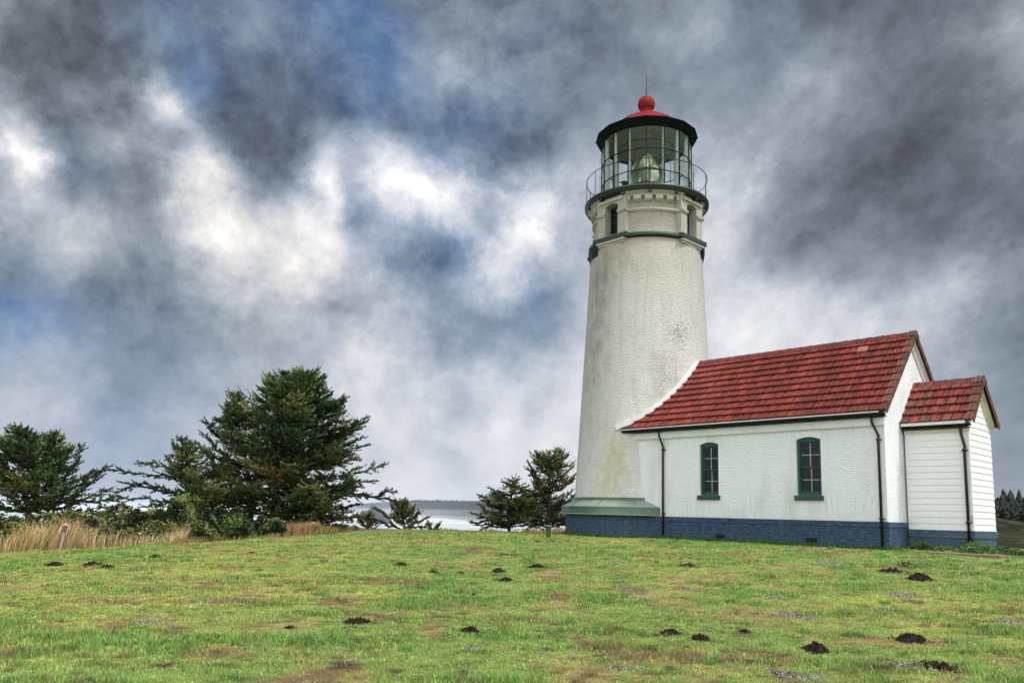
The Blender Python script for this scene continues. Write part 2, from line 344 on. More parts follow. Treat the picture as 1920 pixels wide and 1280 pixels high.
# ------------------------------------------------------------------ materials
def wall_mat(name, base, stain=None, rough=.55, brick=True, bump=.55, dirt=.5, tower=False):
    m, t, b = material(name)
    uv = t.new('ShaderNodeTexCoord').outputs['UV']; ob = t.new('ShaderNodeTexCoord').outputs['Object']
    br = t.new('ShaderNodeTexBrick'); t.l.new(uv, br.inputs['Vector'])
    br.inputs['Scale'].default_value = 1; br.inputs['Brick Width'].default_value = .215; br.inputs['Row Height'].default_value = .072
    br.inputs['Mortar Size'].default_value = .009; br.inputs['Mortar Smooth'].default_value = .9; br.inputs['Bias'].default_value = 0
    br.inputs['Color1'].default_value = (1,1,1,1); br.inputs['Color2'].default_value = (.72,.72,.72,1); br.inputs['Mortar'].default_value = (.0,.0,.0,1)
    h = br.outputs['Color']
    n1 = t.noise(t.mapping(uv, (3,13,1)), 1.6, 5, .65)
    n2 = t.noise(t.mapping(ob, (1,1,.35)), .9, 6, .62, .4)
    n3 = t.noise(ob, 26, 4, .6)
    hh = t.m('ADD', t.m('MULTIPLY', h, .38 if brick else 0.), t.m('ADD', t.m('MULTIPLY', n1, 1.1), t.m('MULTIPLY', n3, .3)))
    t.l.new(t.bump(hh, min(bump, 1.), .018*max(1, bump)), b.inputs['Normal'])
    c = t.mix(t.maprange(n2, .50, .72), base, tuple(x*f for x, f in zip(base, (.80,.80,.74))))
    if brick:   # grime in the joints
        c = t.mix(t.m('MULTIPLY', t.m('MULTIPLY', t.m('SUBTRACT', 1., h), t.maprange(n1, .62, .3)), .42*dirt), c, tuple(x*.30 for x in base))
    if base[2] > 1.5*base[0]:
        c = t.mix(1., c, t.ramp(n1, [(.30,(.5,.5,.5)),(.5,(.92,.95,.97)),(.70,(1.7,1.6,1.5))]), 'MULTIPLY')  # worn flecks, plus highlights and dark rows of the relief put into the colour
    sp = t.noise(ob, 5.5, 8, .72)
    c = t.mix(t.maprange(sp, .70, .76, 0, .5*dirt), c, (.16,.15,.10))
    x, y, z = t.sep(ob)[:3]
    if tower:
        # algae and rust-yellow stains soaked into the paint
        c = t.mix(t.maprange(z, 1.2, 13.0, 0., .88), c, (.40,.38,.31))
        def blob(px, py, pz, sx, sz_, s0=.35):
            d = t.vm('SUBTRACT', ob, (px, py, pz)); q = t.vm('MULTIPLY', d, (1/sx, 1/sx, 1/sz_))
            e = t.m('EXPONENT', t.m('MULTIPLY', t.vm('DOT_PRODUCT', q, q), -1.))
            return t.m('MULTIPLY', e, t.maprange(t.noise(t.mapping(ob, (1,1,.5)), 3.2, 6, .7), .35, .65))
        c = t.mix(t.m('MULTIPLY', blob(.75,-2.75,3.1,.62,1.7), .80), c, (.50,.44,.20))
        c = t.mix(t.m('MULTIPLY', blob(.1,-2.85,2.6,.6,1.6), .45), c, (.50,.44,.20))
        c = t.mix(t.m('MULTIPLY', blob(-.55,-2.35,10.6,.62,2.4), .65), c, (.15,.14,.085))
        c = t.mix(t.m('MULTIPLY', blob(-.7,-2.55,7.2,.70,3.4), .55), c, (.20,.20,.13))
        c = t.mix(t.m('MULTIPLY', blob(2.2,-1.5,6.3,.9,1.5), .6), c, (.27,.26,.20))
        c = t.mix(t.m('MULTIPLY', blob(-2.1,-1.6,6.0,.8,5.5), .75), c, (.25,.27,.18))
        c = t.mix(t.m('MULTIPLY', blob(.6,-2.6,11.2,1.8,.7), .6), c, (.26,.23,.15))
        spk = t.noise(ob, 15, 3, .8)
        def spot(px, py, pz, s1, s2):
            d = t.vm('SUBTRACT', ob, (px, py, pz)); q = t.vm('MULTIPLY', d, (1/s1, 1/s1, 1/s2))
            return t.m('EXPONENT', t.m('MULTIPLY', t.vm('DOT_PRODUCT', q, q), -1.))
        c = t.mix(t.m('MULTIPLY', t.maprange(t.m('ADD', spk, t.m('MULTIPLY', spot(2.42,-.95,8.3,.55,.62), .17)), .64, .70), .65), c, (.05,.05,.03))
        strk = t.noise(t.mapping(ob, (3.5,3.5,.22)), 1., 6, .65)
        c = t.mix(t.m('MULTIPLY', t.maprange(strk, .52, .72), t.maprange(z, 5, 12.5, .12, .45)), c, (.22,.20,.14))
    else:
        # damp and splash marks in the lowest courses, dark drips under sills and eaves
        drip = t.m('MULTIPLY', t.maprange(t.noise(t.mapping(ob, (9,9,.5)), 1., 5, .7), .50, .66), t.maprange(z, 3.25, 4.0, 0., .30))
        c = t.mix(drip, c, (.30,.31,.24))
        drip = t.m('MULTIPLY', t.maprange(t.noise(t.mapping(ob, (12,12,.6)), 1., 5, .7), .52, .66), t.m('MULTIPLY', t.maprange(z, 1.05, 1.60, .1, .5), t.maprange(z, 1.85, 1.62, 0., 1.)))
        c = t.mix(drip, c, (.28,.27,.20))
        mud = t.m('MULTIPLY', t.maprange(t.m('ADD', t.noise(ob, 7, 6, .75), t.m('MULTIPLY', t.m('SUBTRACT', .42, z), .35)), .50, .66), t.maprange(z, .75, .1, 0., .8))
        c = t.mix(mud, c, (.085,.085,.060))
        low = t.maprange(z, 1.35, .86, 0., 1.)
        c = t.mix(t.m('MULTIPLY', t.m('MULTIPLY', low, t.maprange(n1, .3, .7)), .22), c, (.30,.30,.22))
        ed = t.noise(t.mapping(ob, (.8,.8,3.)), 1.4, 6, .7)
        c = t.mix(t.maprange(ed, .62, .78, 0., .16), c, (.40,.39,.32))
    t.l.new(c, b.inputs['Base Color']); b.inputs['Roughness'].default_value = rough; b.inputs['Specular IOR Level'].default_value = .15 if base[2] > 1.5*base[0] else .3
    return m
def paint(name, base, var=.25, rough=.5, bump=.15, scale=8, rust=0, metal=0, rustc=(.32,.13,.03), spec=.4):
    m, t, b = material(name)
    ob = t.new('ShaderNodeTexCoord').outputs['Object']
    n = t.noise(ob, scale, 6, .65); n2 = t.noise(t.mapping(ob, (1,1,.4)), scale*.35, 5, .6)
    f = t.m('MULTIPLY', t.m('ADD', n, n2), .5)
    c = t.mix(t.maprange(f, .35, .66), tuple(x*(1-var) for x in base), tuple(min(1, x*(1+var)) for x in base))
    if rust: c = t.mix(t.maprange(t.noise(ob, scale*.6, 7, .75), .70-.1*rust, .76-.1*rust, 0, .85), c, rustc)
    t.l.new(c, b.inputs['Base Color']); t.l.new(t.bump(n, bump, .01), b.inputs['Normal'])
    t.set(b.inputs['Roughness'], t.maprange(n2, .3, .7, rough-.1, rough+.12)); b.inputs['Metallic'].default_value = metal; b.inputs['Specular IOR Level'].default_value = spec
    return m
M = {}
M['tower_brick'] = wall_mat('weathered white painted brick', (.78,.79,.78), tower=True, bump=2.2, dirt=1.7)
M['brick'] = wall_mat('white painted brick', (.80,.83,.85), bump=1.3, dirt=.65)
M['trim_brick'] = wall_mat('cream painted brick trim', (.44,.425,.36), bump=.35, dirt=.6)
M['blue_brick'] = wall_mat('blue painted brick', (.014,.062,.140), bump=2.2, dirt=1.5)
M['blue_board'] = wall_mat('blue painted footing', (.018,.070,.125), brick=False, bump=.3)
M['board'] = paint('white painted boards', (.73,.735,.73), .05, .5, .05, 6)
M['white_trim'] = paint('white painted trim with rust spots', (.66,.68,.67), .12, .45, .1, 3, rust=.55, rustc=(.62,.36,.08))
M['cream_trim'] = paint('yellowed white trim', (.60,.58,.42), .2, .5, .1, 4, rust=.8, rustc=(.45,.22,.06))
M['green'] = paint('dark green paint', (.013,.062,.038), .3, .42, .1, 9)
M['green_deck'] = paint('dark blue green iron', (.016,.032,.028), .3, .4, .1, 9)
M['belt_green'] = paint('mossy green ledge', (.020,.044,.024), .4, .6, .3, 7)
M['skirt_green'] = paint('faded green sheet metal', (.065,.122,.078), .25, .45, .12, 1.6, rust=.35)
M['skirt_top'] = paint('pale green sheet metal', (.205,.255,.200), .2, .5, .12, 1.6, rust=.45)
M['black'] = paint('black iron', (.008,.008,.009), .3, .5, .1, 9, spec=.2)
M['fascia'] = paint('black weathered roof fascia', (.005,.007,.006), .5, .8, .2, 5, spec=.08)
M['pipe'] = paint('dark brown downpipe', (.016,.009,.008), .35, .5, .1, 6, rust=.5, rustc=(.10,.05,.03))
M['dome_red'] = paint('red painted metal', (.19,.010,.014), .25, .7, .1, 4, spec=.15)
M['soffit'] = paint('grey ceiling paint', (.30,.36,.31), .12, .6, .05, 4)
M['inner'] = paint('pale green inner post', (.52,.58,.54), .1, .5, .05, 6)
M['sill_dark'] = paint('bare brown timber', (.07,.045,.03), .4, .7, .3, 6)
M['vent_dark'] = paint('dark vent opening', (.008,.008,.008), .2, .8, 0, 6)
M['muntin'] = paint('flaking window bar paint', (.36,.40,.36), .4, .6, .2, 30)

def tile_mat():
    m, t, b = material('red concrete roof tile')
    uv = t.new('ShaderNodeTexCoord').outputs['UV']; ob = t.new('ShaderNodeTexCoord').outputs['Object']
    at = t.new('ShaderNodeAttribute', attribute_name='tint').outputs['Color']
    st = t.noise(t.mapping(uv, (15,1.6,1)), 1., 4, .62); st2 = t.noise(t.mapping(uv, (60,1.5,1)), 1., 3, .6)
    big = t.noise(ob, 1.3, 5, .6)
    c = t.mix(t.maprange(st, .42, .58), at, t.mix(1., at, (.22,.18,.20), 'MULTIPLY'))
    c = t.mix(t.m('MULTIPLY', t.maprange(st2, .5, .68), .4), c, t.mix(1., at, (1.7,1.7,1.7), 'MULTIPLY'))
    c = t.mix(t.maprange(big, .54, .74, 0, .5), c, (.06,.028,.022))
    ds = t.noise(t.mapping(uv, (5,.12,1)), 1., 5, .7)
    c = t.mix(t.maprange(ds, .50, .68, 0, .6), c, (.055,.024,.018))
    mo = t.noise(ob, 9, 8, .75)
    c = t.mix(t.maprange(mo, .62, .72, 0, .65), c, (.045,.035,.022))
    t.l.new(c, b.inputs['Base Color'])
    t.l.new(t.bump(t.m('ADD', st, t.m('MULTIPLY', st2, .5)), .55, .01), b.inputs['Normal']); b.inputs['Roughness'].default_value = .62
    return m
M['tile'] = tile_mat()
def glass_mat(name, tint=(.93,.975,.95), refl=.28, dens=.0):
    m, t, b = material(name)
    m.node_tree.nodes.remove(b); out = m.node_tree.nodes['Material Output']
    tr = t.new('ShaderNodeBsdfTransparent'); tr.inputs[0].default_value = (*tint, 1)
    gl = t.new('ShaderNodeBsdfGlossy'); gl.inputs['Roughness'].default_value = .03; gl.inputs[0].default_value = (1,1,1,1)
    fr = t.new('ShaderNodeFresnel'); fr.inputs[0].default_value = 1.5
    f = t.m('MULTIPLY_ADD', fr.outputs[0], refl, dens*.3, clamp=True)
    mx = t.new('ShaderNodeMixShader'); t.l.new(f, mx.inputs[0]); t.l.new(tr.outputs[0], mx.inputs[1]); t.l.new(gl.outputs[0], mx.inputs[2])
    t.l.new(mx.outputs[0], out.inputs[0]); return m
M['lantern_glass'] = glass_mat('lantern glass')
def window_glass():
    m, t, b = material('dark old window glass')
    ob = t.new('ShaderNodeTexCoord').outputs['Object']
    b.inputs['Base Color'].default_value = (.005,.008,.015,1); b.inputs['Roughness'].default_value = .12; b.inputs['Specular IOR Level'].default_value = .3
    t.l.new(t.bump(t.noise(ob, 5, 3), .15, .02), b.inputs['Normal']); return m
M['window_glass'] = window_glass()
def lens_mat():
    m, t, b = material('greenish lens prisms')
    ob = t.new('ShaderNodeTexCoord').outputs['Object']
    n = t.noise(t.mapping(ob, (1.9,1.9,1.0)), 1., 2, .5, .6)
    c = t.ramp(n, [(.34,(.020,.032,.008)),(.46,(.075,.10,.028)),(.54,(.19,.24,.09)),(.60,(.52,.60,.40)),(.68,(.95,.88,.6))])  # pale patches are highlights of the glass, put into the colour
    t.l.new(c, b.inputs['Base Color']); b.inputs['Roughness'].default_value = .12; b.inputs['Specular IOR Level'].default_value = .6
    return m
M['lens'] = lens_mat()
M['brass'] = paint('dull brass lens frame', (.10,.09,.04), .3, .4, .1, 9, metal=.6)

# ------------------------------------------------------------------ lighthouse tower
UT, VT = -10.80, 2.388
Z0 = -.90
def RT(z): return 2.9605-.05098*z
T = Frame('lighthouse_tower', (UT, VT, Z0), 'tall round white painted brick lighthouse with a glazed lantern and red domed roof', 'lighthouse')
TAU = PI/180
# cone
mb = MB(); mb.csm = True
mb.lathe([(RT(z), z) for z in np.linspace(.6, 11.36, 24)], UT, VT, 128)
body = mb.build('tower_body', M['tower_brick'], T)
# round base with metal skirt
mb = MB(); mb.csm = True
mb.lathe([(3.30, Z0-.3), (3.30, .16)], UT, VT, 96); mb.build('base', M['blue_brick'], T, label='blue painted round brick base')
sk = MB()
sk.lathe([(3.28,.13),(3.49,.135),(3.50,.155)], UT, VT, 96)
sk.cmi = 1; sk.csm = True; sk.lathe([(3.50,.155),(3.50,.16),(3.47,.17),(3.47,.435)], UT, VT, 96)
sk.cmi = 2; sk.lathe([(3.47,.435),(3.00,.69)], UT, VT, 96)
sk.cmi = 1; sk.lathe([(3.0,.69),(3.0,.80),(2.9,.81)], UT, VT, 96)
sk.cmi = 1; sk.csm = False
for k in range(14):   # standing seams
    a = 2*PI*k/14+.3; c, s_ = math.cos(a), math.sin(a)
    sk.obox((UT+3.235*c, VT+3.235*s_, .568), (.235*c, .235*s_, -.1275), (-.012*s_, .012*c, 0), (.004*c,.004*s_,.009))
skirt = sk.build('base_roof', [M['cream_trim'], M['skirt_green'], M['skirt_top']], T, label='faded green sheet metal skirt roof')
# watch room with four window bays
ZB = 11.55
DR = 2.25
BW, BQ, WW = .76, 2.37, .34      # bay half width, face distance, window half width
WZ0, WZ1 = 11.66, 12.93
drum = MB(); drum.csm = True
_ha = math.atan2(BW, BQ)
for k in range(4): drum.lathe([(DR, 11.3), (DR, 13.12), (2.42, 13.2), (2.55, 13.34)], UT, VT, 24, k*PI/2+_ha-.06, (k+1)*PI/2-_ha+.06)
drum.lathe([(2.40, 11.3), (1.8, 11.56)], UT, VT, 96)
wr = drum.build('watch_room', M['tower_brick'], T)
trimm = MB(); belt = MB(); wdark = []
def rot(k, x, y):   # local bay coordinates (x across, y outwards) -> building coordinates
    a = k*PI/2 - PI/2   # outward direction angle
    ox, oy = math.cos(a), math.sin(a); tx, ty = -oy, ox
    return UT+ox*y+tx*x, VT+oy*y+ty*x
def wall_opening(mbx, P, x0, x1, z0, z1, wx0, wx1, wz0, wz1, arch=.07, depth=.4, nseg=8):
    'flat wall with an arched opening; P(x, d, z) places a point d deep into the wall'
    xs = np.linspace(wx0, wx1, nseg+1); az = [wz1+arch*(1-((x-(wx0+wx1)/2)/((wx1-wx0)/2))**2) for x in xs]
    def q(pts):
        mbx.add([P(*p) for p in pts], [tuple(range(len(pts)))], [[(p[0]+p[1], p[2]) for p in pts]])
    q([(x0,0,z0),(wx0,0,z0),(wx0,0,z1),(x0,0,z1)]); q([(wx1,0,z0),(x1,0,z0),(x1,0,z1),(wx1,0,z1)])
    q([(wx0,0,z0),(wx1,0,z0),(wx1,0,wz0),(wx0,0,wz0)])
    for i in range(nseg):
        q([(xs[i],0,az[i]),(xs[i+1],0,az[i+1]),(xs[i+1],0,z1),(xs[i],0,z1)])
        q([(xs[i],0,az[i]),(xs[i],depth,az[i]),(xs[i+1],depth,az[i+1]),(xs[i+1],0,az[i+1])])
    q([(wx0,0,wz0),(wx0,depth,wz0),(wx0,depth,az[0]),(wx0,0,az[0])]); q([(wx1,depth,wz0),(wx1,0,wz0),(wx1,0,az[-1]),(wx1,depth,az[-1])])
    q([(wx0,0,wz0),(wx1,0,wz0),(wx1,depth,wz0),(wx0,depth,wz0)])
    return xs, az
for k in range(4):
    bays = MB(); corb = MB()
    P = lambda x, dpt, z, k=k: (*rot(k, x, BQ-dpt), z)
    wall_opening(bays, P, -BW, BW, 11.5, 13.30, -WW, WW, WZ0, WZ1, .09, .42)
    for sgn in (-1, 1):
        bays.add([P(sgn*BW,0,11.5), P(sgn*BW,.5,11.5), P(sgn*BW,.5,13.30), P(sgn*BW,0,13.30)], [(0,1,2,3)] if sgn < 0 else [(3,2,1,0)])
    # string course round the bay
    for (xa, xb, ya, yb) in ((-BW-.04, -WW, BQ-.02, BQ+.045), (WW, BW+.04, BQ-.02, BQ+.045), (-BW-.045, -BW+.02, BQ-.3, BQ+.045), (BW-.02, BW+.045, BQ-.3, BQ+.045)):
        c = rot(k, (xa+xb)/2, (ya+yb)/2); a = k*PI/2-PI/2
        for dz, ex in ((0, .01), (.055, .035)):
            trimm.obox((*c, 12.56+dz), ((yb-ya)/2*math.cos(a)+ex*math.cos(a), (yb-ya)/2*math.sin(a)+ex*math.sin(a), 0), (-(xb-xa)/2*math.sin(a), (xb-xa)/2*math.cos(a), 0), (0,0,.027))
    a = k*PI/2-PI/2; ct, st = math.cos(a), math.sin(a)
    # raised hood over the window
    for (dz, hw, dy) in ((13.14, BW*.86, .05),):
        c = rot(k, 0, BQ+.02); trimm.obox((*c, dz), (dy*ct, dy*st, 0), (-hw*st, hw*ct, 0), (0,0,.05))
    # corbels under the ledge
    for (dz, hw, q) in ((11.36, BW-.02, .10), (11.27, BW-.08, .03), (11.18, BW-.16, -.03)):
        c = rot(k, 0, BQ+q-.3); corb.obox((*c, dz), (.3*ct, .3*st, 0), (-hw*st, hw*ct, 0), (0,0,.044))
    # ledge, straight across the bay
    c = rot(k, 0, BQ-.1); belt.obox((*c, 11.50), (.24*ct, .24*st, 0), (-(BW+.13)*st, (BW+.13)*ct, 0), (0,0,.085))
    wdark.append(P)
    bays.build('window_bay', M['tower_brick'], T); corb.build('corbel', M['trim_brick'], T)
ha = math.atan2(BW, BQ)
for k in range(4):
    a = k*PI/2-PI/2
    belt.csm = True
    belt.lathe([(2.2,11.405),(2.47,11.405),(2.50,11.44),(2.50,11.56),(2.27,11.60)], UT, VT, 20, a+ha-.03, a+PI/2-ha+.03)
    trimm.lathe([(2.2,12.535),(2.31,12.535),(2.31,12.585),(2.345,12.585),(2.345,12.65),(2.2,12.66)], UT, VT, 20, a+ha-.03, a+PI/2-ha+.03)
    # toothed band below the gallery
    span0, span1 = a+ha+.02, a+PI/2-ha-.02; tot = span1-span0
    trimm.lathe([(2.24,13.16),(2.415,13.16),(2.415,13.36)], UT, VT, 20, span0, span1)
    x = 0; seq = [('t',.045),('g',.075),('t',.135),('g',.075),('t',.135),('g',.075),('t',.135),('g',.075),('t',.135),('g',.075),('t',.045)]
    tt = sum(s_[1] for s_ in seq)
    for kind, wd in seq:
        a0 = span0+tot*x/tt; a1 = span0+tot*(x+wd)/tt; x += wd
        if kind == 't':
            trimm.csm = False
            trimm.lathe([(2.24,12.93),(2.33,12.93),(2.33,12.965),(2.37,12.965),(2.37,13.01),(2.42,13.01),(2.42,13.17),(2.24,13.14)], UT, VT, 4, a0, a1, caps=True)
trimm.build('string_courses', M['trim_brick'], T)
belt.build('ledge', M['belt_green'], T, label='dark green mossy ledge below the watch room')
for k, P in enumerate(wdark):
    g = MB(); g.add([P(-WW,.40,WZ0), P(WW,.40,WZ0), P(WW,.40,WZ1+.09), P(-WW,.40,WZ1+.09)], [(0,1,2,3)])
    wn = g.build('window', M['window_glass'], T)
    f = MB(); a = k*PI/2-PI/2; ct, st = math.cos(a), math.sin(a)
    for (x, z, hx, hz) in ((-WW+.03, (WZ0+WZ1)/2, .03, .68), (WW-.03, (WZ0+WZ1)/2, .03, .68), (0, (WZ0+WZ1)/2, .012, .68), (0, WZ0+.03, WW, .03), (0, WZ1-.02, WW, .05), (0, (WZ0+WZ1)/2, WW, .02), (0, WZ0+.33, WW, .01), (0, WZ0+.98, WW, .01)):
        c = rot(k, x, BQ-.38); f.obox((*c, z), (.015*ct, .015*st, 0), (-hx*st, hx*ct, 0), (0,0,hz))
    fo = f.build('window_frame', M['green_deck'], T); fo.parent = wn
# gallery
g = MB(); g.csm = True
g.lathe([(1.9,13.34),(2.60,13.34),(2.645,13.37),(2.645,13.42)], UT, VT, 128); g.lathe([(2.645,13.42),(2.69,13.43),(2.69,13.54),(2.66,13.56),(1.8,13.56)], UT, VT, 128)
g.build('gallery_deck', M['green_deck'], T)
rl = MB(); rl.csm = True
RR = 2.62
ang_cam = R(-52.7)
rl.lathe([(RR-.02,14.66),(RR,14.64),(RR+.02,14.66),(RR,14.68),(RR-.02,14.66)], UT, VT, 96)
for k in range(14):
    a = ang_cam+R(22)+2*PI*k/14; rl.tube([(UT+RR*math.cos(a), VT+RR*math.sin(a), 13.5), (UT+RR*math.cos(a), VT+RR*math.sin(a), 14.65)], .015, 6)
rl.build('gallery_railing', M['green_deck'], T)
# brackets seen as dark sockets below the deck
for k in range(14):
    br = MB()
    a = ang_cam+R(3.5)+2*PI*k/14; c, s_ = math.cos(a), math.sin(a)
    br.obox((UT+2.47*c, VT+2.47*s_, 13.30), (.10*c,.10*s_,0), (-.075*s_,.075*c,0), (0,0,.055)); br.build('gallery_bracket', M['green_deck'], T)
# lantern: sixteen sides
NS = 16; GA = ang_cam
GR = 1.95; GZ0, GZ1 = 13.56, 16.47
def ring_pts(r, off=0): return [(UT+r*math.cos(GA+2*PI*(k+off)/NS), VT+r*math.sin(GA+2*PI*(k+off)/NS)) for k in range(NS)]
gp = ring_pts(GR)
gl = MB()
for k in range(NS):
    a, b = gp[k], gp[(k+1) % NS]; gl.add([(*a,GZ0+.1),(*b,GZ0+.1),(*b,GZ1),(*a,GZ1)], [(0,1,2,3)])
lg = gl.build('lantern_glazing', M['lantern_glass'], T)
mu = MB()
for k in range(NS):
    a = gp[k]; b = gp[(k+1) % NS]; d = np.array([a[0]-UT, a[1]-VT, 0]); d /= np.linalg.norm(d); tn = np.array([-d[1], d[0], 0])
    mu.obox((*(np.array(a)+d[:2]*.015), (GZ0+GZ1)/2), d*.022, tn*.022, (0,0,(GZ1-GZ0)/2))
    for z, hh in ((14.46,.016),(15.42,.016),(GZ0+.08,.05),(GZ1-.02,.03)):
        m_ = (np.array(a)+np.array(b))/2; e = np.array([b[0]-a[0], b[1]-a[1], 0])/2; nn = np.array([e[1], -e[0], 0]); nn /= np.linalg.norm(nn)
        mu.obox((*(m_+nn[:2]*.012), z), e, nn*.016, (0,0,hh))
    for z in (14.2, 15.0, 15.8):   # hand holds
        c = np.array([a[0], a[1], z])+d*.085
        mu.tube([c+.06*(d*math.cos(t)+np.array([0,0,1])*math.sin(t)) for t in np.linspace(0, 2*PI, 11)], .007, 5)
mu.build('lantern_bars', M['black'], T)
ip = MB()
for k in range(NS):
    a = gp[k]; d = np.array([a[0]-UT, a[1]-VT, 0]); d /= np.linalg.norm(d); tn = np.array([-d[1], d[0], 0])
    ip.obox((*(np.array(a)-d[:2]*.10), (GZ0+GZ1)/2), d*.075, tn*.02, (0,0,(GZ1-GZ0)/2))
ip.build('lantern_posts', M['inner'], T)
fl = MB(); fl.lathe([(.01,13.60),(1.9,13.60)], UT, VT, 32); fl.lathe([(1.93,13.56),(1.93,13.70),(1.86,13.70),(1.86,13.6)], UT, VT, NS, off=GA); fl.build('lantern_floor', M['sill_dark'], T)
cl = MB(); cl.lathe([(.25,16.95),(1.93,16.50)], UT, VT, NS, off=GA)
for k in range(NS):
    a = GA+2*PI*k/NS; c, s_ = math.cos(a), math.sin(a); cl.obox((UT+1.1*c, VT+1.1*s_, 16.69), (.82*c,.82*s_,-.218), (-.02*s_,.02*c,0), (0,0,.025))
cl.lathe([(.01,16.88),(.32,16.88),(.32,16.95)], UT, VT, 24)
cl.build('lantern_ceiling', M['soffit'], T)
cr_ = MB(); cr_.csm = True
cr_.lathe([(1.16,16.2),(1.18,16.18),(1.2,16.2),(1.18,16.22),(1.16,16.2)], UT, VT, 64)
for k in range(8):
    a = GA+.2+2*PI*k/8; cr_.tube([(UT+1.18*math.cos(a), VT+1.18*math.sin(a), 16.2), (UT+1.18*math.cos(a), VT+1.18*math.sin(a), 16.66)], .006, 4)
cr_.build('curtain_rail', M['black'], T)
vp = MB(); vp.csm = True
va = GA-R(38); vx, vy = UT+1.5*math.cos(va), VT+1.5*math.sin(va)
vp.lathe([(.07,13.6),(.07,14.15),(.10,14.15),(.10,14.2),(.14,14.22),(.14,14.27),(.01,14.3)], vx, vy, 16); vp.build('vent_pipe', M['green_deck'], T)
# roof
ro = MB(); ro.lathe([(1.93,16.50),(1.97,16.40),(2.03,16.40),(2.25,16.68),(2.25,16.72),(2.19,16.76)], UT, VT, NS, off=GA); ro.build('roof_fascia', M['fascia'], T)
dm = MB(); dm.lathe([(2.2,16.755),(1.62,17.08),(1.32,17.35),(1.0,17.58),(.65,17.72),(.30,17.82)], UT, VT, NS, off=GA)
dm.build('lantern_roof', M['dome_red'], T)
bl = MB(); bl.csm = True
bl.lathe([(.30,17.80),(.34,17.86),(.29,17.93),(.25,18.0),(.27,18.08)]+[(.385*math.sin(t), 18.39-.385*math.cos(t)) for t in np.linspace(.8, 3.1, 14)], UT, VT, 32)
bv = bl.build('ventilator_ball', M['dome_red'], T)
sp = MB(); sp.tube([(UT,VT,18.7),(UT,VT,19.85)], .022, 6, .010); sp.build('lightning_rod', M['pipe'], T)
# lens: stacked prism rings between brass ribs
le = MB(); le.csm = True
prof = []
def lens_r(z):   # beehive outline
    t = (z-13.75)/(16.0-13.75)
    return .70*math.sqrt(max(0, 1-max(0, (t-.42)/.58)**2.2)) if t < 1 else .02
zs = np.linspace(13.75, 15.97, 24)
for z0, z1 in zip(zs[:-1], zs[1:]):
    r0, r1 = lens_r(z0), lens_r(z1); zm = z0+(z1-z0)*.45
    prof += [(max(r0,.03)-.012, z0), (max(r0, r1)+.008, zm)]
prof.append((.05, 15.97))
le.lathe(prof, UT, VT, 32)
ln = le.build('lens', M['lens'], T, label='greenish beehive shaped glass lens')
lf = MB(); lf.csm = True
for k in range(8):
    a = GA+R(12)+2*PI*k/8; lf.tube([(UT+(lens_r(z)+.03)*math.cos(a), VT+(lens_r(z)+.03)*math.sin(a), z) for z in np.linspace(13.7, 15.98, 14)], .022, 5)
for z in (13.75, 14.45, 15.1): lf.lathe([(lens_r(z)+.0,z-.03),(lens_r(z)+.05,z-.03),(lens_r(z)+.05,z+.03),(lens_r(z),z+.03)], UT, VT, 32)
lf.lathe([(.3,13.6),(.3,13.75),(.75,13.76),(.75,13.70)], UT, VT, 24)
lo = lf.build('lens_frame', M['brass'], T); lo.parent = ln
# small dark fixtures on the left side of the tower top
fx = MB()
a = ang_cam-R(88); c, s_ = math.cos(a), math.sin(a)
fx.obox((UT+2.47*c, VT+2.47*s_, 11.22), (.07*c,.07*s_,0), (-.08*s_,.08*c,0), (0,0,.06)); fx.build('wall_bracket', M['black'], T)
cv = MB(); cv.csm = True
cv.lathe([(2.39,10.95),(2.44,10.98),(2.50,11.3),(2.50,11.42),(2.38,11.42)], UT, VT, 16, -PI/2-PI/2+ha+.02, -PI/2-ha-.02)
cv.build('ledge_flashing', M['black'], T)
cv2 = MB(); cv2.csm = True
cv2.lathe([(2.39,10.95),(2.44,10.98),(2.50,11.3),(2.50,11.42),(2.38,11.42)], UT, VT, 16, ha+.02, PI/2-ha-.02)
cv2.build('ledge_flashing', M['black'], T)
# ------------------------------------------------------------------ brick house
HW = 4.776                      # gable width
HL = -10.0                      # wall runs left into the tower
ZP, ZT = .12, 3.02
EV, EZ, RZ_ = -.28, 3.40, 6.26  # roof edge, its height, ridge height
RV = HW/2
H = Frame('brick_house', (0, 0, -.85), 'white painted brick house with a red tiled roof joined to the lighthouse tower', 'house')
def roof_z(v, ev=EV, ez=EZ, rv=RV, rz=RZ_): return ez+(rz-ez)*(v-ev)/(rv-ev)
wl = MB()
WINS = [(-6.56, -5.78), (-2.86, -2.02)]
WZA, WZB = .90, 2.70
def P0(x, dpt, z): return (x, dpt, z)
edges = [HL, -4.3, 0.0]
TOPW = 3.50
for (x0, x1), (a, b) in zip(zip(edges[:-1], edges[1:]), WINS):
    wall_opening(wl, P0, x0, x1, -.9, TOPW, a, b, WZA, WZB, .09, .16)
# gable end, back wall
def gab(mbx, u, v0, v1, zb, zf, ev, ez, rv, rz, back=False):
    pts = [(u, v0, zb), (u, v1, zb), (u, v1, ez+(rz-ez)*(v0-ev)/(rv-ev)-.06), (u, (v0+v1)/2, rz-.06), (u, v0, ez+(rz-ez)*(v0-ev)/(rv-ev)-.06)]
    mbx.add(pts, [tuple(range(5))])
gab(wl, 0, 0, HW, -.9, 0, EV, EZ, RV, RZ_)
wl.add([(0,HW,-.9),(HL,HW,-.9),(HL,HW,TOPW),(0,HW,TOPW)], [(0,1,2,3)])
wl.build('wall', M['brick'], H)
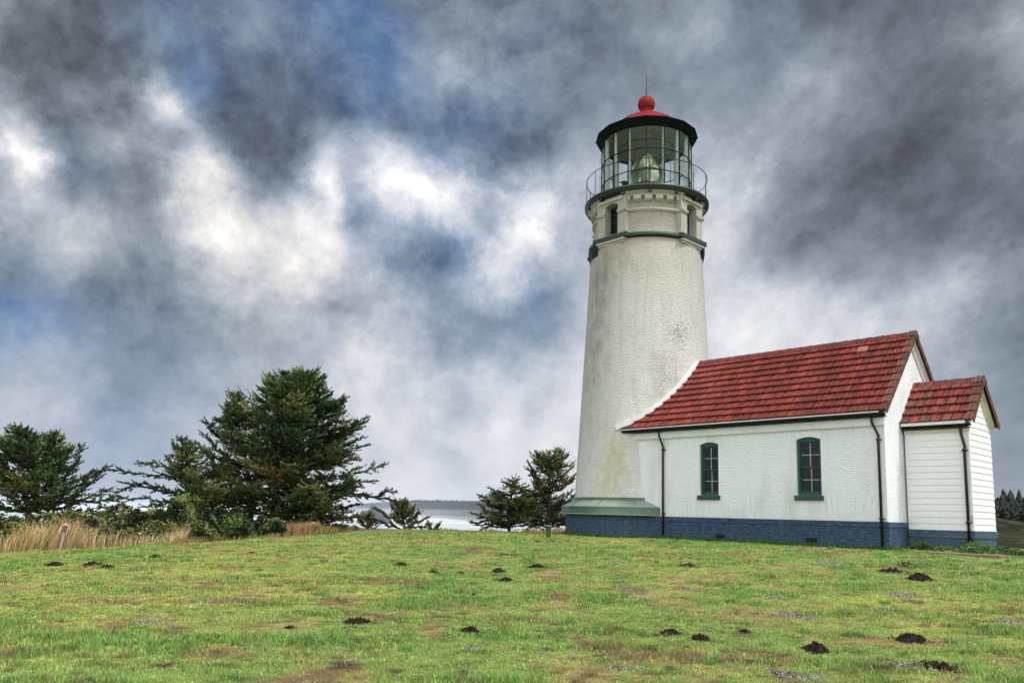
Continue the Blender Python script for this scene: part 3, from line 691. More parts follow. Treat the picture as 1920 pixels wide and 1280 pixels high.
# plinth: projecting top course in three lengths, recessed body, air vents
pl = MB()
for a, b in ((-8.72, -5.28), (-5.24, -4.12), (-4.08, .055)): pl.box(a, b, -.055, 0, -.04, ZP)
pl.box(-5.28, -4.08, -.03, 0, -.035, ZP-.01)
pl.box(.0, .055, 0, 1.37, -.04, ZP-.001); pl.box(0, .055, 3.5, HW+.05, -.04, ZP-.001)
pl.box(-8.75, .03, -.03, 0, -.95, -.042); pl.box(0, .03, 0, 1.40, -.95, -.042); pl.box(0, .03, 3.5, HW, -.95, -.042)
pl.build('plinth', M['blue_brick'], H, label='blue painted brick plinth')
for (a, b) in ((-5.89, -5.54), (-2.57, -2.22)):
    v = MB(); v.box(a, b, -.036, -.02, -.60, -.44)
    for k in range(4): v.box(a+.02, b-.02, -.040, -.030, -.58+k*.036, -.565+k*.036)
    v.build('air_vent', M['vent_dark'], H)
# windows
for (a, b) in WINS:
    f = MB(); d0 = .085
    f.box(a, a+.085, d0, d0+.10, WZA, WZB+.09); f.box(b-.085, b, d0, d0+.10, WZA, WZB+.09)
    xs = np.linspace(a+.085, b-.085, 9)
    zt = [WZB-.06 for x in xs]; za = [WZB+.09*(1-((x-(a+b)/2)/((b-a)/2))**2)+.0 for x in xs]
    f.prism([(xs[i], zt[i]) for i in range(9)]+[(xs[i], za[i]) for i in range(8, -1, -1)], 1, d0, d0+.1)
    f.box(a+.085, b-.085, d0+.02, d0+.10, WZA, WZA+.09)
    wf = f.build('window', M['green'], H, bevel=.006)
    s_ = MB(); s_.box(a-.065, b+.065, -.075, .16, WZA-.155, WZA-.004); o = s_.build('sill', M['green'], H, bevel=.008); o.parent = wf
    zm = (WZA+.09+WZB-.06)/2
    sh = MB(); x0, x1 = a+.085, b-.085; y = d0+.055
    # upper sash stands in front of the lower one
    for (z0, z1, yy) in ((zm-.02, WZB-.06, y), (WZA+.09, zm+.02, y+.045)):
        sh.box(x0, x0+.04, yy, yy+.04, z0, z1); sh.box(x1-.04, x1, yy, yy+.04, z0, z1)
        sh.box(x0+.04, x1-.04, yy, yy+.04, z0, z0+.045); sh.box(x0+.04, x1-.04, yy, yy+.04, z1-.04, z1)
    o = sh.build('sash', M['green'], H); o.parent = wf
    mn = MB()
    for (z0, z1, yy) in ((zm-.02, WZB-.06, y), (WZA+.09, zm+.02, y+.045)):
        mn.box((x0+x1)/2-.013, (x0+x1)/2+.013, yy+.008, yy+.03, z0+.045, z1-.04)
        mn.box(x0+.04, x1-.04, yy+.010, yy+.028, (z0+z1)/2-.011, (z0+z1)/2+.011)
    o = mn.build('glazing_bars', M['muntin'], H); o.parent = wf
    gl = MB()
    for (z0, z1, yy) in ((zm-.02, WZB-.06, y), (WZA+.09, zm+.02, y+.045)): gl.box(x0+.035, x1-.035, yy+.018, yy+.022, z0+.04, z1-.035)
    o = gl.build('pane', M['window_glass'], H); o.parent = wf
# frieze board and eaves
fr = MB(); fr.box(-9.82, .03, -.085, 0, ZT, 3.262); fr.build('frieze_board', M['white_trim'], H, bevel=.004)
so = MB(); so.box(-9.9, .10, -.25, .0, 3.28, 3.30); so.build('soffit', M['black'], H)  # coloured black to stand for the shadow between gutter and frieze
gu = MB(); gu.csm = True
def gutter(mbx, u0, u1, vc, zt, r=.075):
    pr = [(vc-r*math.cos(t), zt-r*math.sin(t)) for t in np.linspace(0, PI, 9)]
    pr2 = [(vc-(r-.01)*math.cos(t), zt-(r-.01)*math.sin(t)) for t in np.linspace(PI, 0, 9)]
    mbx.prism(pr+pr2, 0, u0, u1)
gutter(gu, -9.93, .12, -.215, 3.375, .085); gu.csm = False; gu.box(-9.93, .12, -.312, -.298, 3.33, 3.385)
gu.build('gutter', M['black'], H)
dr = MB(); dr.box(-9.92, -.02, -.335, -.30, 3.392, 3.43); dr.build('drip_edge', M['white_trim'], H)
def downpipe(frame, u, vw, zt, zg, vout, left=0.0, name='downpipe'):
    mbx = MB(); mbx.csm = True
    mbx.tube([(u+left, vout, zt), (u+left, vout, zt-.10), (u+left*.9, vout+.01, zt-.22), (u+.02, vw-.085, zt-.62), (u, vw-.08, zt-.74), (u, vw-.08, zg)], .040, 10)
    for z in (zt-.72, zg+1.02): mbx.tube([(u, vw-.08, z-.03), (u, vw-.08, z+.03)], .052, 10); mbx.box(u-.085, u+.085, vw-.06, vw-.02, z-.02, z+.02)
    return mbx.build(name, M['pipe'], frame)
downpipe(H, -8.11, 0, 3.31, -.80, -.21, -.10); downpipe(H, -.16, 0, 3.31, -.80, -.21, -.13)
# white corner conduit beside the right downpipe
cd = MB(); cd.box(-.035, .006, -.012, 0, ZP, ZT); cd.tube([(-.01, -.03, ZP+.02), (-.01, -.03, ZP+.15)], .018, 6); cd.build('corner_strip', M['white_trim'], H)

# roof tiles
def tiles(mbx, cols, ev, ez, rv, rz, nc, u_lo, u_hi, tw=.335, th=.035, base=(.265,.034,.024), mossy=None):
    'overlapping courses of interlocking tiles; u_lo(v, z) gives the left end of a course'
    dv, dz = (rv-ev)/nc, (rz-ez)/nc; L = math.hypot(dv, dz); nv, nz = -dz/L, dv/L   # outward normal (v, z)
    if rv < ev: nv, nz = dz/L, abs(dv)/L
    for c in range(nc):
        v0, z0 = ev+dv*c, ez+dz*c; v1, z1 = v0+dv*1.06, z0+dz*1.06
        lo = u_lo(v0, z0); lo1 = u_lo(v0+dv, z0+dz)
        offx = (c % 2)*tw*.5; k0 = math.floor((lo-offx)/tw)-1
        x = k0*tw+offx
        while x < u_hi:
            a, b = max(x, lo), min(x+tw, u_hi)
            a1 = max(x, lo1); b1 = max(b, lo1)
            if b-a > .015:
                g = .013; j = random.uniform(-.004, .004)
                t0 = th+random.uniform(-.007, .007); 
                vs = [(a+g, v0+nv*(t0+.052), z0+nz*(t0+.052)), (b-g, v0+nv*(t0+.052), z0+nz*(t0+.052)), (b1-g, v1+nv*.012, z1+nz*.012), (a1+g, v1+nv*.012, z1+nz*.012),
                      (a+g, v0, z0), (b-g, v0, z0), (b1-g, v1-nv*.01, z1-nz*.01), (a1+g, v1-nv*.01, z1-nz*.01)]
                uvs = [[(a, 0), (b, 0), (b1, L), (a1, L)]]+[None]*4
                mbx.add(vs, [(0,1,2,3),(4,5,1,0),(5,6,2,1),(7,4,0,3),(4,7,6,5)], uvs)
                q = random.uniform(.68, 1.22); h = random.uniform(-.01, .02)
                bs = base if not mossy else mossy(a, c)
                col = (bs[0]*q, (bs[1]+h*.5)*q, bs[2]*q, 1); cols += [col]*8
            x += tw
def cone_left(pad=0.):
    def fn(v, z):
        rr = RT(z); d = rr*rr-(v-VT)**2
        return UT+math.sqrt(max(d, 0))+pad if d > 0 else UT
    return fn
rf = MB(); cols = []
lo = lambda v, z: max(cone_left(.0)(v, z), -9.93)
tiles(rf, cols, -.315, 3.42, RV, RZ_, 11, lo, .06)
tiles(rf, cols, HW+.315, 3.42, RV, RZ_, 11, lo, .06)
roof = rf.build('roof', M['tile'], H, colour=cols, label='red tiled pitched roof')
# boards under the tiles
ud = MB(); ud.add([(-9.0,-.27,3.40),(.10,-.27,3.40),(.10,RV,6.215),(-9.0,RV,6.215)], [(0,3,2,1)]); ud.add([(-9,HW+.27,3.40),(.10,HW+.27,3.40),(.10,RV,6.215),(-9,RV,6.215)], [(0,1,2,3)])
ud.build('roof_deck', M['sill_dark'], H)
def verge(frame, par, u, ev, ez, rv, rz, nc, w0=.20, base=(.17,.055,.035)):
    'stepped rake tiles folded over the gable edge, front and back slopes, and the cap'
    mbx = MB(); cols = []
    for sgn in (1, -1):
        e0 = ev if sgn > 0 else 2*rv-ev
        dv, dz = (rv-e0)/nc, (rz-ez)/nc; L = math.hypot(dv, dz); nv, nz = -sgn*dz/L, abs(dv)/L
        for c in range(nc):
            v0, z0 = e0+dv*c, ez+dz*c; v1, z1 = v0+dv*1.08, z0+dz*1.08
            def q(uu, v, z, h): return (uu, v+nv*h, z+nz*h)
            t0, t1 = .085, .05; dn = -.10
            vs = [q(u-w0,v0,z0,t0), q(u,v0,z0,t0), q(u,v1,z1,t1), q(u-w0,v1,z1,t1),
                  q(u-w0,v0,z0,.02), q(u,v0,z0,dn), q(u,v1,z1,dn), q(u-w0,v1,z1,.02), q(u-.025,v0,z0,dn), q(u-.025,v1,z1,dn), q(u-.025,v0,z0,.02), q(u-.025,v1,z1,.02)]
            fs = [(0,1,2,3),(1,5,6,2),(4,10,8,5,1,0),(0,3,7,4),(5,8,9,6),(8,10,11,9)]
            mbx.add(vs, fs, [[(0,0),(w0,0),(w0,L),(0,L)]]+[None]*5)
            k = random.uniform(.6, 1.35); g = random.uniform(0, .5)
            col = (base[0]*k*(1-g*.4), base[1]*k, base[2]*k, 1); cols += [col]*12
    # ridge end cap
    for sgn in (1, -1):
        e0 = ev if sgn > 0 else 2*rv-ev
        dv, dz = (rv-e0), (rz-ez); L = math.hypot(dv, dz); nv, nz = -sgn*dz/L, abs(dv)/L
        tv, tz = dv/L, dz/L
        a = np.array([rv-tv*.22+nv*.10, rz-tz*.22+nz*.10]); top = np.array([rv, rz+.12]); b = np.array([rv-tv*.26-nv*.08, rz-tz*.26-nz*.08]); ti = np.array([rv, rz-.06])
        vs = [(u-w0-.02,*a),(u+.015,*a),(u+.015,*top),(u-w0-.02,*top),(u+.015,*b),(u+.015,*ti)]
        mbx.add(vs, [(0,1,2,3),(1,4,5,2)]); cols += [(.15,.065,.03,1)]*6
    return mbx.build('verge_tiles', M['tile'], frame, parent=par, colour=cols, label='brownish verge tiles along the gable edge')
vt_ = verge(H, roof, .21, -.315, 3.42, RV, RZ_, 11)
def ridge(frame, par, u0, u1, rv, rz, slope):
    mbx = MB(); cols = []; x = u1
    while x > u0:
        a = max(x-.42, u0)
        for sgn in (1, -1):
            mbx.add([(a,rv-sgn*.17,rz+.075-.17*slope+.01),(x+.03,rv-sgn*.17,rz+.075-.17*slope+.025),(x+.03,rv,rz+.10),(a,rv,rz+.08)], [(0,1,2,3)]); 
            k = random.uniform(.8, 1.2); cols += [(.17*k,.028*k,.024*k,1)]*4
        mbx.add([(x+.03,rv-.17,rz+.10-.17*slope),(x+.03,rv+.17,rz+.10-.17*slope),(x+.03,rv,rz+.10)], [(0,1,2)]); cols += [(.03,.01,.01,1)]*3
        x -= .42
    return mbx.build('ridge_tiles', M['tile'], frame, parent=par, colour=cols)
ridge(H, roof, -8.2, .0, RV, RZ_, 1.05)
# roof vent tile
rvn = MB(); s47 = math.atan2(RZ_-EZ, RV-EV); tv, tz = math.cos(s47), math.sin(s47); nv, nz = -tz, tv
c0 = np.array([-1.36, 1.93, roof_z(1.93)+.07])
rvn.obox(c0, (.165,0,0), (0,tv*.13,tz*.13), (0,nv*.065,nz*.065)); rvn.build('roof_vent', paint('faded terracotta', (.33,.13,.08), .2), H, parent=roof, bevel=.01)
fl_ = MB(); c1 = c0+np.array([0,-tv*.22,-tz*.22])+np.array([0,nv*-.02,nz*-.02]); fl_.obox(c1, (.165,0,0), (0,tv*.09,tz*.09), (0,nv*.01,nz*.01)); fl_.build('vent_flashing', paint('grey vent flashing', (.17,.13,.12), .2), H, parent=roof)
# coping where roof meets the tower
cp_ = MB()
pts = []
for v in np.linspace(-.315, RV-.02, 30):
    z = roof_z(v, -.315, 3.42); rr = RT(z); pts.append((v, z))
prev = None
for i in range(len(pts)-1):
    (v0, z0), (v1, z1) = pts[i], pts[i+1]
    q = []
    for (v, z) in ((v0, z0), (v1, z1)):
        f = cone_left()(v, z); a = math.atan2(v-VT, f-UT); n = np.array([math.cos(a), math.sin(a), 0])
        base_ = np.array([f, v, z]); 
        tdir = np.array([(cone_left()(v+.01, roof_z(v+.01,-.315,3.42))-f)/.01, 1, (RZ_-3.42)/(RV+.315)]); tdir /= np.linalg.norm(tdir)
        up = np.cross(n, tdir); up /= np.linalg.norm(up)
        if up[2] < 0: up = -up
        q.append((base_, n, up))
    g = .985
    def mixq(t): return [q[0][k]*(1-t)+q[1][k]*t for k in range(3)]
    A, B = mixq(0), mixq(g)
    vs = []
    for (b_, n, up) in (A, B):
        vs += [b_-n*.05, b_+n*.075, b_+n*.075+up*.17, b_-n*.05+up*.17]
    cp_.add(vs, [(1,5,6,2),(2,6,7,3),(0,3,2,1)[::-1],(4,5,6,7)[::-1],(1,0,4,5)])
cp_.build('roof_coping', M['white_trim'], H, label='white stepped coping where the roof meets the tower')
# gable trim: double white rake boards under the back slope, front slope hidden
def rake(frame, u, ev, ez, rv, rz, mat, name='rake_board', wid=.20, drop=.11):
    mbx = MB()
    for sgn in (1, -1):
        e0 = ev if sgn > 0 else 2*rv-ev
        dv, dz = (rv-e0), (rz-ez); L = math.hypot(dv, dz); nv, nz = -sgn*dz/L, abs(dv)/L
        for (h0, h1, du) in ((-drop-wid, -drop, .045), (-drop-.03, -.02, .12)):
            a0 = (e0+nv*h0, ez+nz*h0); a1 = (e0+nv*h1, ez+nz*h1)
            # meet on the centre line
            def top(h): return (rv, rz+h/nz*1.0)
            mbx.prism([a0, a1, top(h1), top(h0)] if sgn > 0 else [a1, a0, top(h0), top(h1)], 0, u, u+du)
    return mbx.build(name, mat, frame)
rake(H, .002, -.25, 3.49, RV, RZ_, M['white_trim'])

# ------------------------------------------------------------------ annex with lapped boards
S, SW, SL = 1.418, 2.059, 1.8725
SEV, SEZ, SRZ, SRV = S-.20, 3.15, 4.56, S+SW/2
A = Frame('wooden_annex', (0.06, S, -.85), 'small annex of white lapped boards with its own red tiled roof at the gable end', 'annex')
an = MB()
an.box(.06, SL, S, S+SW, -.9, -.28)
an.build('footing', M['blue_board'], A)
bd = MB(); bd.box(.0565, SL+.05, S-.05, S+SW+.05, -.265, -.075); bd.build('footing_cap', M['blue_board'], A, label='projecting blue cap of the footing')
aw = MB()
z = -.075; st = .1935
def zroof_at(v): return SEZ+(SRZ-SEZ)*(min(v, 2*SRV-v)-SEV)/(SRV-SEV)
while z < 4.4:
    z1 = z+st
    if z < 2.9:
        aw.add([(.06,S-.020,z),(SL+.02,S-.020,z),(SL+.004,S-.004,z1),(.06,S-.004,z1),(.06,S,z),(SL,S,z)], [(0,1,2,3),(4,5,1,0)])
        aw.add([(SL+.02,S+SW+.02,z),(.06,S+SW+.02,z),(.06,S+SW+.004,z1),(SL+.004,S+SW+.004,z1)], [(0,1,2,3)])
    def lim(zz):
        h = (zz-.10-SEZ)/(SRZ-SEZ)*(SRV-SEV)+SEV
        return max(S, h), min(S+SW, 2*SRV-h)
    (a0, b0), (a1, b1) = lim(z), lim(z1)
    if b0 > a0:
        a1, b1 = (a1, b1) if b1 > a1 else (SRV, SRV)
        e = .02 if a0 <= S else 0
        aw.add([(SL+.020,a0-e,z),(SL+.020,b0+e,z),(SL+.004,b1+e*.2,z1),(SL+.004,a1-e*.2,z1),(SL,a0,z),(SL,b0,z)], [(0,1,2,3),(4,5,1,0)])
    z = z1
aw.box(.065, SL-.005, S+.005, S+SW-.005, -.3, 3.0)
def laps():
    m, t, b = material('white lapped boards')
    ob = t.new('ShaderNodeTexCoord').outputs['Object']; n = t.noise(t.mapping(ob, (14,14,.5)), 1., 5, .7); n2 = t.noise(ob, 3, 5, .6)
    c = t.mix(t.maprange(n, .45, .72, 0, .35), (.72,.73,.72), (.60,.62,.60)); c = t.mix(t.maprange(n2, .6, .75, 0, .3), c, (.55,.56,.48))
    c = t.mix(t.maprange(t.noise(t.mapping(ob, (9,9,1.2)), 1, 6, .8), .72, .76, 0, .5), c, (.42,.28,.12))
    t.l.new(c, b.inputs['Base Color']); b.inputs['Roughness'].default_value = .55; t.l.new(t.bump(n, .1, .005), b.inputs['Normal']); return m
aw.build('board_wall', laps(), A)
cbm = MB(); cbm.box(SL+.018, SL+.030, S-.032, S+.02, -.07, 2.95); cbm.box(SL-.03, SL+.03, S-.034, S-.021, -.07, 2.85); cbm.build('corner_board', M['white_trim'], A)
af = MB(); af.box(.06, SL+.06, S-.06, S-.022, 2.865, 2.965); af.build('frieze_board', M['cream_trim'], A)
gu = MB(); gu.csm = True; gutter(gu, .04, SL+.12, SEV+.07, 3.09, .075); gu.csm = False; gu.box(.04, SL+.10, SEV+.02, S-.03, 2.97, 2.99); gu.build('gutter', M['black'], A)
de = MB(); de.box(.04, SL+.0, SEV-.045, SEV-.015, 3.085, 3.175); de.build('drip_edge', M['white_trim'], A)
downpipe(A, SL-.10, S, 3.02, -.85, SEV+.07, -.06)
bk = MB(); bk.tube([(SL-.02, S-.04, .36), (SL+.0, S-.04, .36), (SL+.0, S-.045, .18)], .012, 5); bk.build('rusty_bracket', paint('rusty iron', (.35,.14,.03), .3), A)
ar = MB(); cols = []
def mossy(a, c):
    if random.random() < .35: return (.17,.05,.028)
    return (.28,.040,.027)
def flo(v, z): return .012
tiles(ar, cols, SEV-.02, SEZ+.01, SRV, SRZ, 5, flo, SL+.05, tw=.30, mossy=mossy); tiles(ar, cols, S+SW+.22, SEZ+.01, SRV, SRZ, 5, flo, SL+.05, tw=.30)
aroof = ar.build('roof', M['tile'], A, colour=cols, label='small red tiled roof with lichen spots')
verge(A, aroof, SL+.24, SEV-.02, SEZ+.01, SRV, SRZ, 5, .22, base=(.14,.045,.028)); ridge(A, aroof, .02, SL, SRV, SRZ, 1.2)
rake(A, SL+.008, SEV+.05, SEZ+.10, SRV, SRZ, M['cream_trim'], wid=.16)
fw = MB()  # white flashing against the brick gable
for sgn in (1, -1):
    e0 = SEV if sgn > 0 else 2*SRV-SEV
    dv, dz = SRV-e0, SRZ-SEZ; L = math.hypot(dv, dz); nv, nz = -sgn*dz/L, abs(dv)/L
    fw.prism([(e0+nv*.04, SEZ+nz*.04), (e0+nv*.13, SEZ+nz*.13), (SRV, SRZ+.13/nz), (SRV, SRZ+.04/nz)] if sgn > 0 else [(e0+nv*.13, SEZ+nz*.13), (e0+nv*.04, SEZ+nz*.04), (SRV, SRZ+.04/nz), (SRV, SRZ+.13/nz)], 0, .004, .018)
fw.build('roof_flashing', M['white_trim'], A)
# concrete pad
# ------------------------------------------------------------------ ground
CP = np.array([ # x, y, ground height
 (0,-10,-.25),(0,8,0),(-4.5,7.5,0),(5.5,8.8,0),(-16,26,-.02),(-12.8,29.5,.16),(-12,36,.24),(-9,38,.55),(-2.7,39,.78),(3,37,.84),(11,24,.86),(2.5,31,.86),(14.5,24.6,.93),(20,32,.80),(15.5,26,.93),(13.6,22.5,.82),(22,20,.5),(12,10,.1),(-12,12,-.10),(0,20,.36),(-24,30,-.5),(-22,10,-.4),(26,40,.5),(0,48,.4),(-22,45,-.4),(8,17,.40)], float)
def _tps(P, z):
    n = len(P); d = np.linalg.norm(P[:,None]-P[None], axis=2); K = np.where(d > 0, d*d*np.log(d+1e-12), 0)+np.eye(n)*2.
    Q = np.hstack([np.ones((n,1)), P]); A_ = np.block([[K, Q],[Q.T, np.zeros((3,3))]])
    return np.linalg.solve(A_, np.concatenate([z, np.zeros(3)]))
TW = _tps(CP[:,:2], CP[:,2])
def gz(x, y):
    x = np.asarray(x, float); y = np.asarray(y, float)
    xc = np.clip(x, -40, 40); yc = np.clip(y, -15, 60)
    h = TW[-3]+TW[-2]*xc+TW[-1]*yc
    for k in range(len(CP)):
        d2 = (xc-CP[k,0])**2+(yc-CP[k,1])**2; h = h+TW[k]*.5*d2*np.log(d2+1e-9)
    h = h+.035*(fbm(x*.55, y*.55, 3, 3)-.5)+.02*(fbm(x*2.2, y*2.2, 8, 2)-.5)
    r = np.maximum(0, y-44); h = h-.004*r*r
    # the headland drops to the sea on the far side and on the left
    c = np.maximum(0, y-75-.05*np.abs(x)); h = h-np.minimum(c*.55, 75)
    c = np.maximum(0, -x-60); h = h-np.minimum(c*.35, 70)
    rr = np.maximum(0, x-24); h = h-np.minimum(.010*rr*rr, 8+rr*.02)
    return np.maximum(h, -75)

# photo pixel -> point on the lawn
def on_ground(px, py):
    d = ray(px, py); t = 4.
    for i in range(4000):
        p = d*t
        if p[2]+EYE <= float(gz(p[0], p[1])): break
        t += .02+t*.001
    return p[0], p[1]
EDGE_PX = [(0,1036),(60,1034),(130,1029),(200,1026),(300,1022),(400,1016),(480,1010),(560,1005),(630,1000)]
EDGE = []
for q in EDGE_PX:
    EDGE.append(on_ground(*q))
EDGE = [(-30, 22)]+EDGE+[(EDGE[-1][0]+.6, 40), (0, 41.5), (6, 42), (30, 50)]
EX = np.array([e[0] for e in EDGE]); EY = np.array([e[1] for e in EDGE])
def lawn_edge(x): return np.interp(x, EX, EY)
# gravelly bare patches and dug soil, by bearing
PATCH = [(1495,1268,62,.34,0),(1160,1254,45,.3,0),(1190,1108,34,.22,0),(1290,1107,18,.16,0),(1500,1154,42,.26,0),(1660,1143,34,.26,0),(1460,1121,38,.28,0),(1345,1091,20,.2,0),
 (1740,1250,56,.3,0),(280,1165,32,.24,0),(890,1212,24,.22,0),(455,1123,30,.3,0),(385,1126,30,.3,0),(1690,1116,34,.2,0),(780,1116,18,.2,0),(1160,1053,28,.4,0),(1555,1053,24,.4,0),(1905,1250,20,.2,0),(1890,1163,30,.22,0),(775,1094,14,.2,0),
 (740,1260,26,.24,1),(870,1262,24,.2,1),(1030,1218,20,.2,1),(255,1205,24,.2,1),(310,1247,30,.24,1),(440,1272,30,.2,1),(1250,1250,16,.2,1),(640,1247,40,.28,1),(1420,1240,40,.2,1),(1190,1245,22,.2,1),(1850,1165,20,.2,1),(230,1060,10,.2,1),(950,1040,30,.5,1),(1290,1060,22,.4,1)]
PATCH += [(x_, y_+1, w_*.62, .4, 1) for x_, y_, w_ in ((101,1060,28),(173,1060,34),(200,1064,26),(752,1059,26),(935,1072,28),(947,1088,28),(1006,1063,36),(668,1166,52),(880,1185,42),(543,1176,26),(1255,1189,40),(1313,1199,38),(1530,1219,50),(1708,1200,56),(1724,1086,40),(1396,1184,26))]
PT = []
for (px, py, r, asp, kind) in PATCH:
    x, y = on_ground(px, py); s_ = math.hypot(x, y)/F_PX
    PT.append((x, y, r*s_*.8, max(r*s_*.8, .12)*1.1, kind))
def patch_mask(x, y, kind=None):
    m = np.zeros_like(x)
    n = fbm(x*3.1, y*3.1, 21, 3)-.5; n2 = fbm(x*11, y*11, 31, 2)-.5
    for (a, b, rx, ry, k) in PT:
        if kind is not None and k != kind: continue
        d = np.sqrt(((x-a)/rx)**2+((y-b)/ry)**2)
        m = np.maximum(m, np.clip((1.12-d+1.6*n+1.0*n2)*2.2, 0, 1)*(d < 1.9))
    return m
def lawn_colour(x, y):
    'grass colour map: lush, yellowed and dead areas'
    n1 = fbm(x*.28+3, y*.28, 1, 4); n2 = fbm(x*1.1, y*.9, 5, 4, .6); n3 = fbm(x*4., y*4., 9, 3, .6); n4 = fbm(x*.7+9, y*1.6+4, 12, 4, .6)
    g = np.array([.290,.405,.105]); lush = np.array([.135,.330,.065]); yel = np.array([.48,.48,.13]); tan = np.array([.48,.35,.17]); brn = np.array([.19,.115,.065])
    def sm(v, a, b): t = np.clip((v-a)/(b-a), 0, 1); return (t*t*(3-2*t))[:, None]
    c = np.repeat(g[None], len(x), 0)
    c = c+(yel-c)*sm(n1*.5+n2*.5, .42, .62)*.7
    c = c+(lush-c)*sm(n4, .55, .72)*.6
    c = c+(tan-c)*sm(n2*.65+n3*.35, .53, .64)*.66
    c = c+(brn-c)*sm(n3*.55+n4*.2+n2*.25, .555, .64)*.62
    n5 = fbm(x*4.5+5, y*8., 17, 3, .6); c = c*(1-.55*sm(n5, .60, .74))*1.08; c = c*(.80+.40*fbm(x*1.6, y*2.4, 23, 3))[:, None]  # dark gaps between the tufts put into the colour, then random tone
    return c, sm(n2*.65+n3*.35, .53, .64)[:, 0], sm(n4, .53, .66)[:, 0], sm(n3*.55+n4*.2+n2*.25, .555, .64)[:, 0]

def axis(lo, hi, step, far_lo, far_hi):
    a = list(np.arange(lo, hi+1e-6, step)); s = step; x = lo
    while x > far_lo: s *= 1.22; x -= s; a.insert(0, x)
    s = step; x = hi
    while x < far_hi: s *= 1.22; x += s; a.append(x)
    return np.array(a)
gx = axis(-20, 22, .11, -800, 900); gy = axis(5, 45, .11, -300, 900)
X, Y = np.meshgrid(gx, gy); xf, yf = X.ravel(), Y.ravel()
zf = gz(xf, yf)
soil = patch_mask(xf, yf)
lc, dead, lush, brn = lawn_colour(xf, yf)
inside = (yf < lawn_edge(xf))
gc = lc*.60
soilc = np.array([.055,.038,.028]); grav = np.array([.165,.130,.108])
m0 = patch_mask(xf, yf, 0)[:, None]; m1 = patch_mask(xf, yf, 1)[:, None]
gc = gc*(1-m0)+grav*m0; gc = gc*(1-m1)+soilc*m1
out = (~inside)[:, None]
gc = np.where(out, np.array([.12,.10,.045])*(.6+.8*fbm(xf*.5, yf*.5, 4, 3))[:, None], gc)
farland = np.clip((np.hypot(xf, yf-25)-45)/30, 0, 1)[:, None]
gc = gc*(1-farland)+np.array([.055,.060,.030])*farland
def ground_mat():
    m, t, b = material('lawn soil and thatch')
    at = t.new('ShaderNodeAttribute', attribute_name='tint').outputs['Color']
    P = t.new('ShaderNodeNewGeometry').outputs['Position']
    n = t.noise(P, 14, 6, .7); n2 = t.noise(P, 60, 3, .7); v = t.new('ShaderNodeTexVoronoi'); v.inputs['Scale'].default_value = 55; t.l.new(P, v.inputs['Vector'])
    f = t.m('ADD', t.m('MULTIPLY', n, .6), t.m('MULTIPLY', n2, .5))
    c = t.mix(t.maprange(f, .35, .8), t.mix(1., at, (.45,.45,.45), 'MULTIPLY'), t.mix(1., at, (1.6,1.6,1.6), 'MULTIPLY'))
    # pebbles show only where the ground is grey
    sx_ = t.new('ShaderNodeSeparateColor', mode='HSV'); t.l.new(at, sx_.inputs[0])
    grey = t.maprange(sx_.outputs[1], .50, .38)
    pc = t.new('ShaderNodeSeparateColor'); t.l.new(v.outputs['Color'], pc.inputs[0])
    peb = t.ramp(pc.outputs[0], [(0.,(.012,.009,.007)),(.45,(.05,.036,.026)),(.7,(.17,.14,.11)),(.9,(.50,.46,.42)),(1.,(.7,.66,.6))])
    c = t.mix(grey, c, peb)
    t.l.new(c, b.inputs['Base Color']); b.inputs['Roughness'].default_value = .95; b.inputs['Specular IOR Level'].default_value = .2
    t.l.new(t.bump(t.m('ADD', n2, n), .8, .03), b.inputs['Normal']); return m
nx_, ny_ = len(gx), len(gy)
idx = np.arange(nx_*ny_).reshape(ny_, nx_)
quads = np.stack([idx[:-1,:-1].ravel(), idx[:-1,1:].ravel(), idx[1:,1:].ravel(), idx[1:,:-1].ravel()], 1)
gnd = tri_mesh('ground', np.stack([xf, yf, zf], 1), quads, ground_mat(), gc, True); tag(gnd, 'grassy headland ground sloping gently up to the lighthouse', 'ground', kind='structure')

# ------------------------------------------------------------------ footprints where no grass grows
def in_building(x, y):
    dx, dy = x-BO[0], y-BO[1]; u = dx*BU[0]+dy*BU[1]; v = dx*BV[0]+dy*BV[1]
    return ((u > -10) & (u < .02) & (v > -.02) & (v < HW)) | ((u > 0) & (u < SL) & (v > S) & (v < S+SW)) | ((u-UT)**2+(v-VT)**2 < 3.3**2)

# ------------------------------------------------------------------ grass blades
def leaf_mat(name, rough=.6, transl=.25, spec=.25):
    m, t, b = material(name)
    at = t.new('ShaderNodeAttribute', attribute_name='tint').outputs['Color']
    t.l.new(at, b.inputs['Base Color']); b.inputs['Roughness'].default_value = rough; b.inputs['Specular IOR Level'].default_value = spec
    if transl:
        out = m.node_tree.nodes['Material Output']; tr = t.new('ShaderNodeBsdfTranslucent'); t.l.new(at, tr.inputs[0])
        mx = t.new('ShaderNodeMixShader'); mx.inputs[0].default_value = transl; t.l.new(b.outputs[0], mx.inputs[1]); t.l.new(tr.outputs[0], mx.inputs[2]); t.l.new(mx.outputs[0], out.inputs[0])
    return m
M['blade'] = leaf_mat('grass blade', .5, .38)
M['dry'] = leaf_mat('dry grass stem', .7, .25)
M['needle'] = leaf_mat('spruce needle', .6, .15)
M['leaf'] = leaf_mat('shrub leaf', .5, .25)
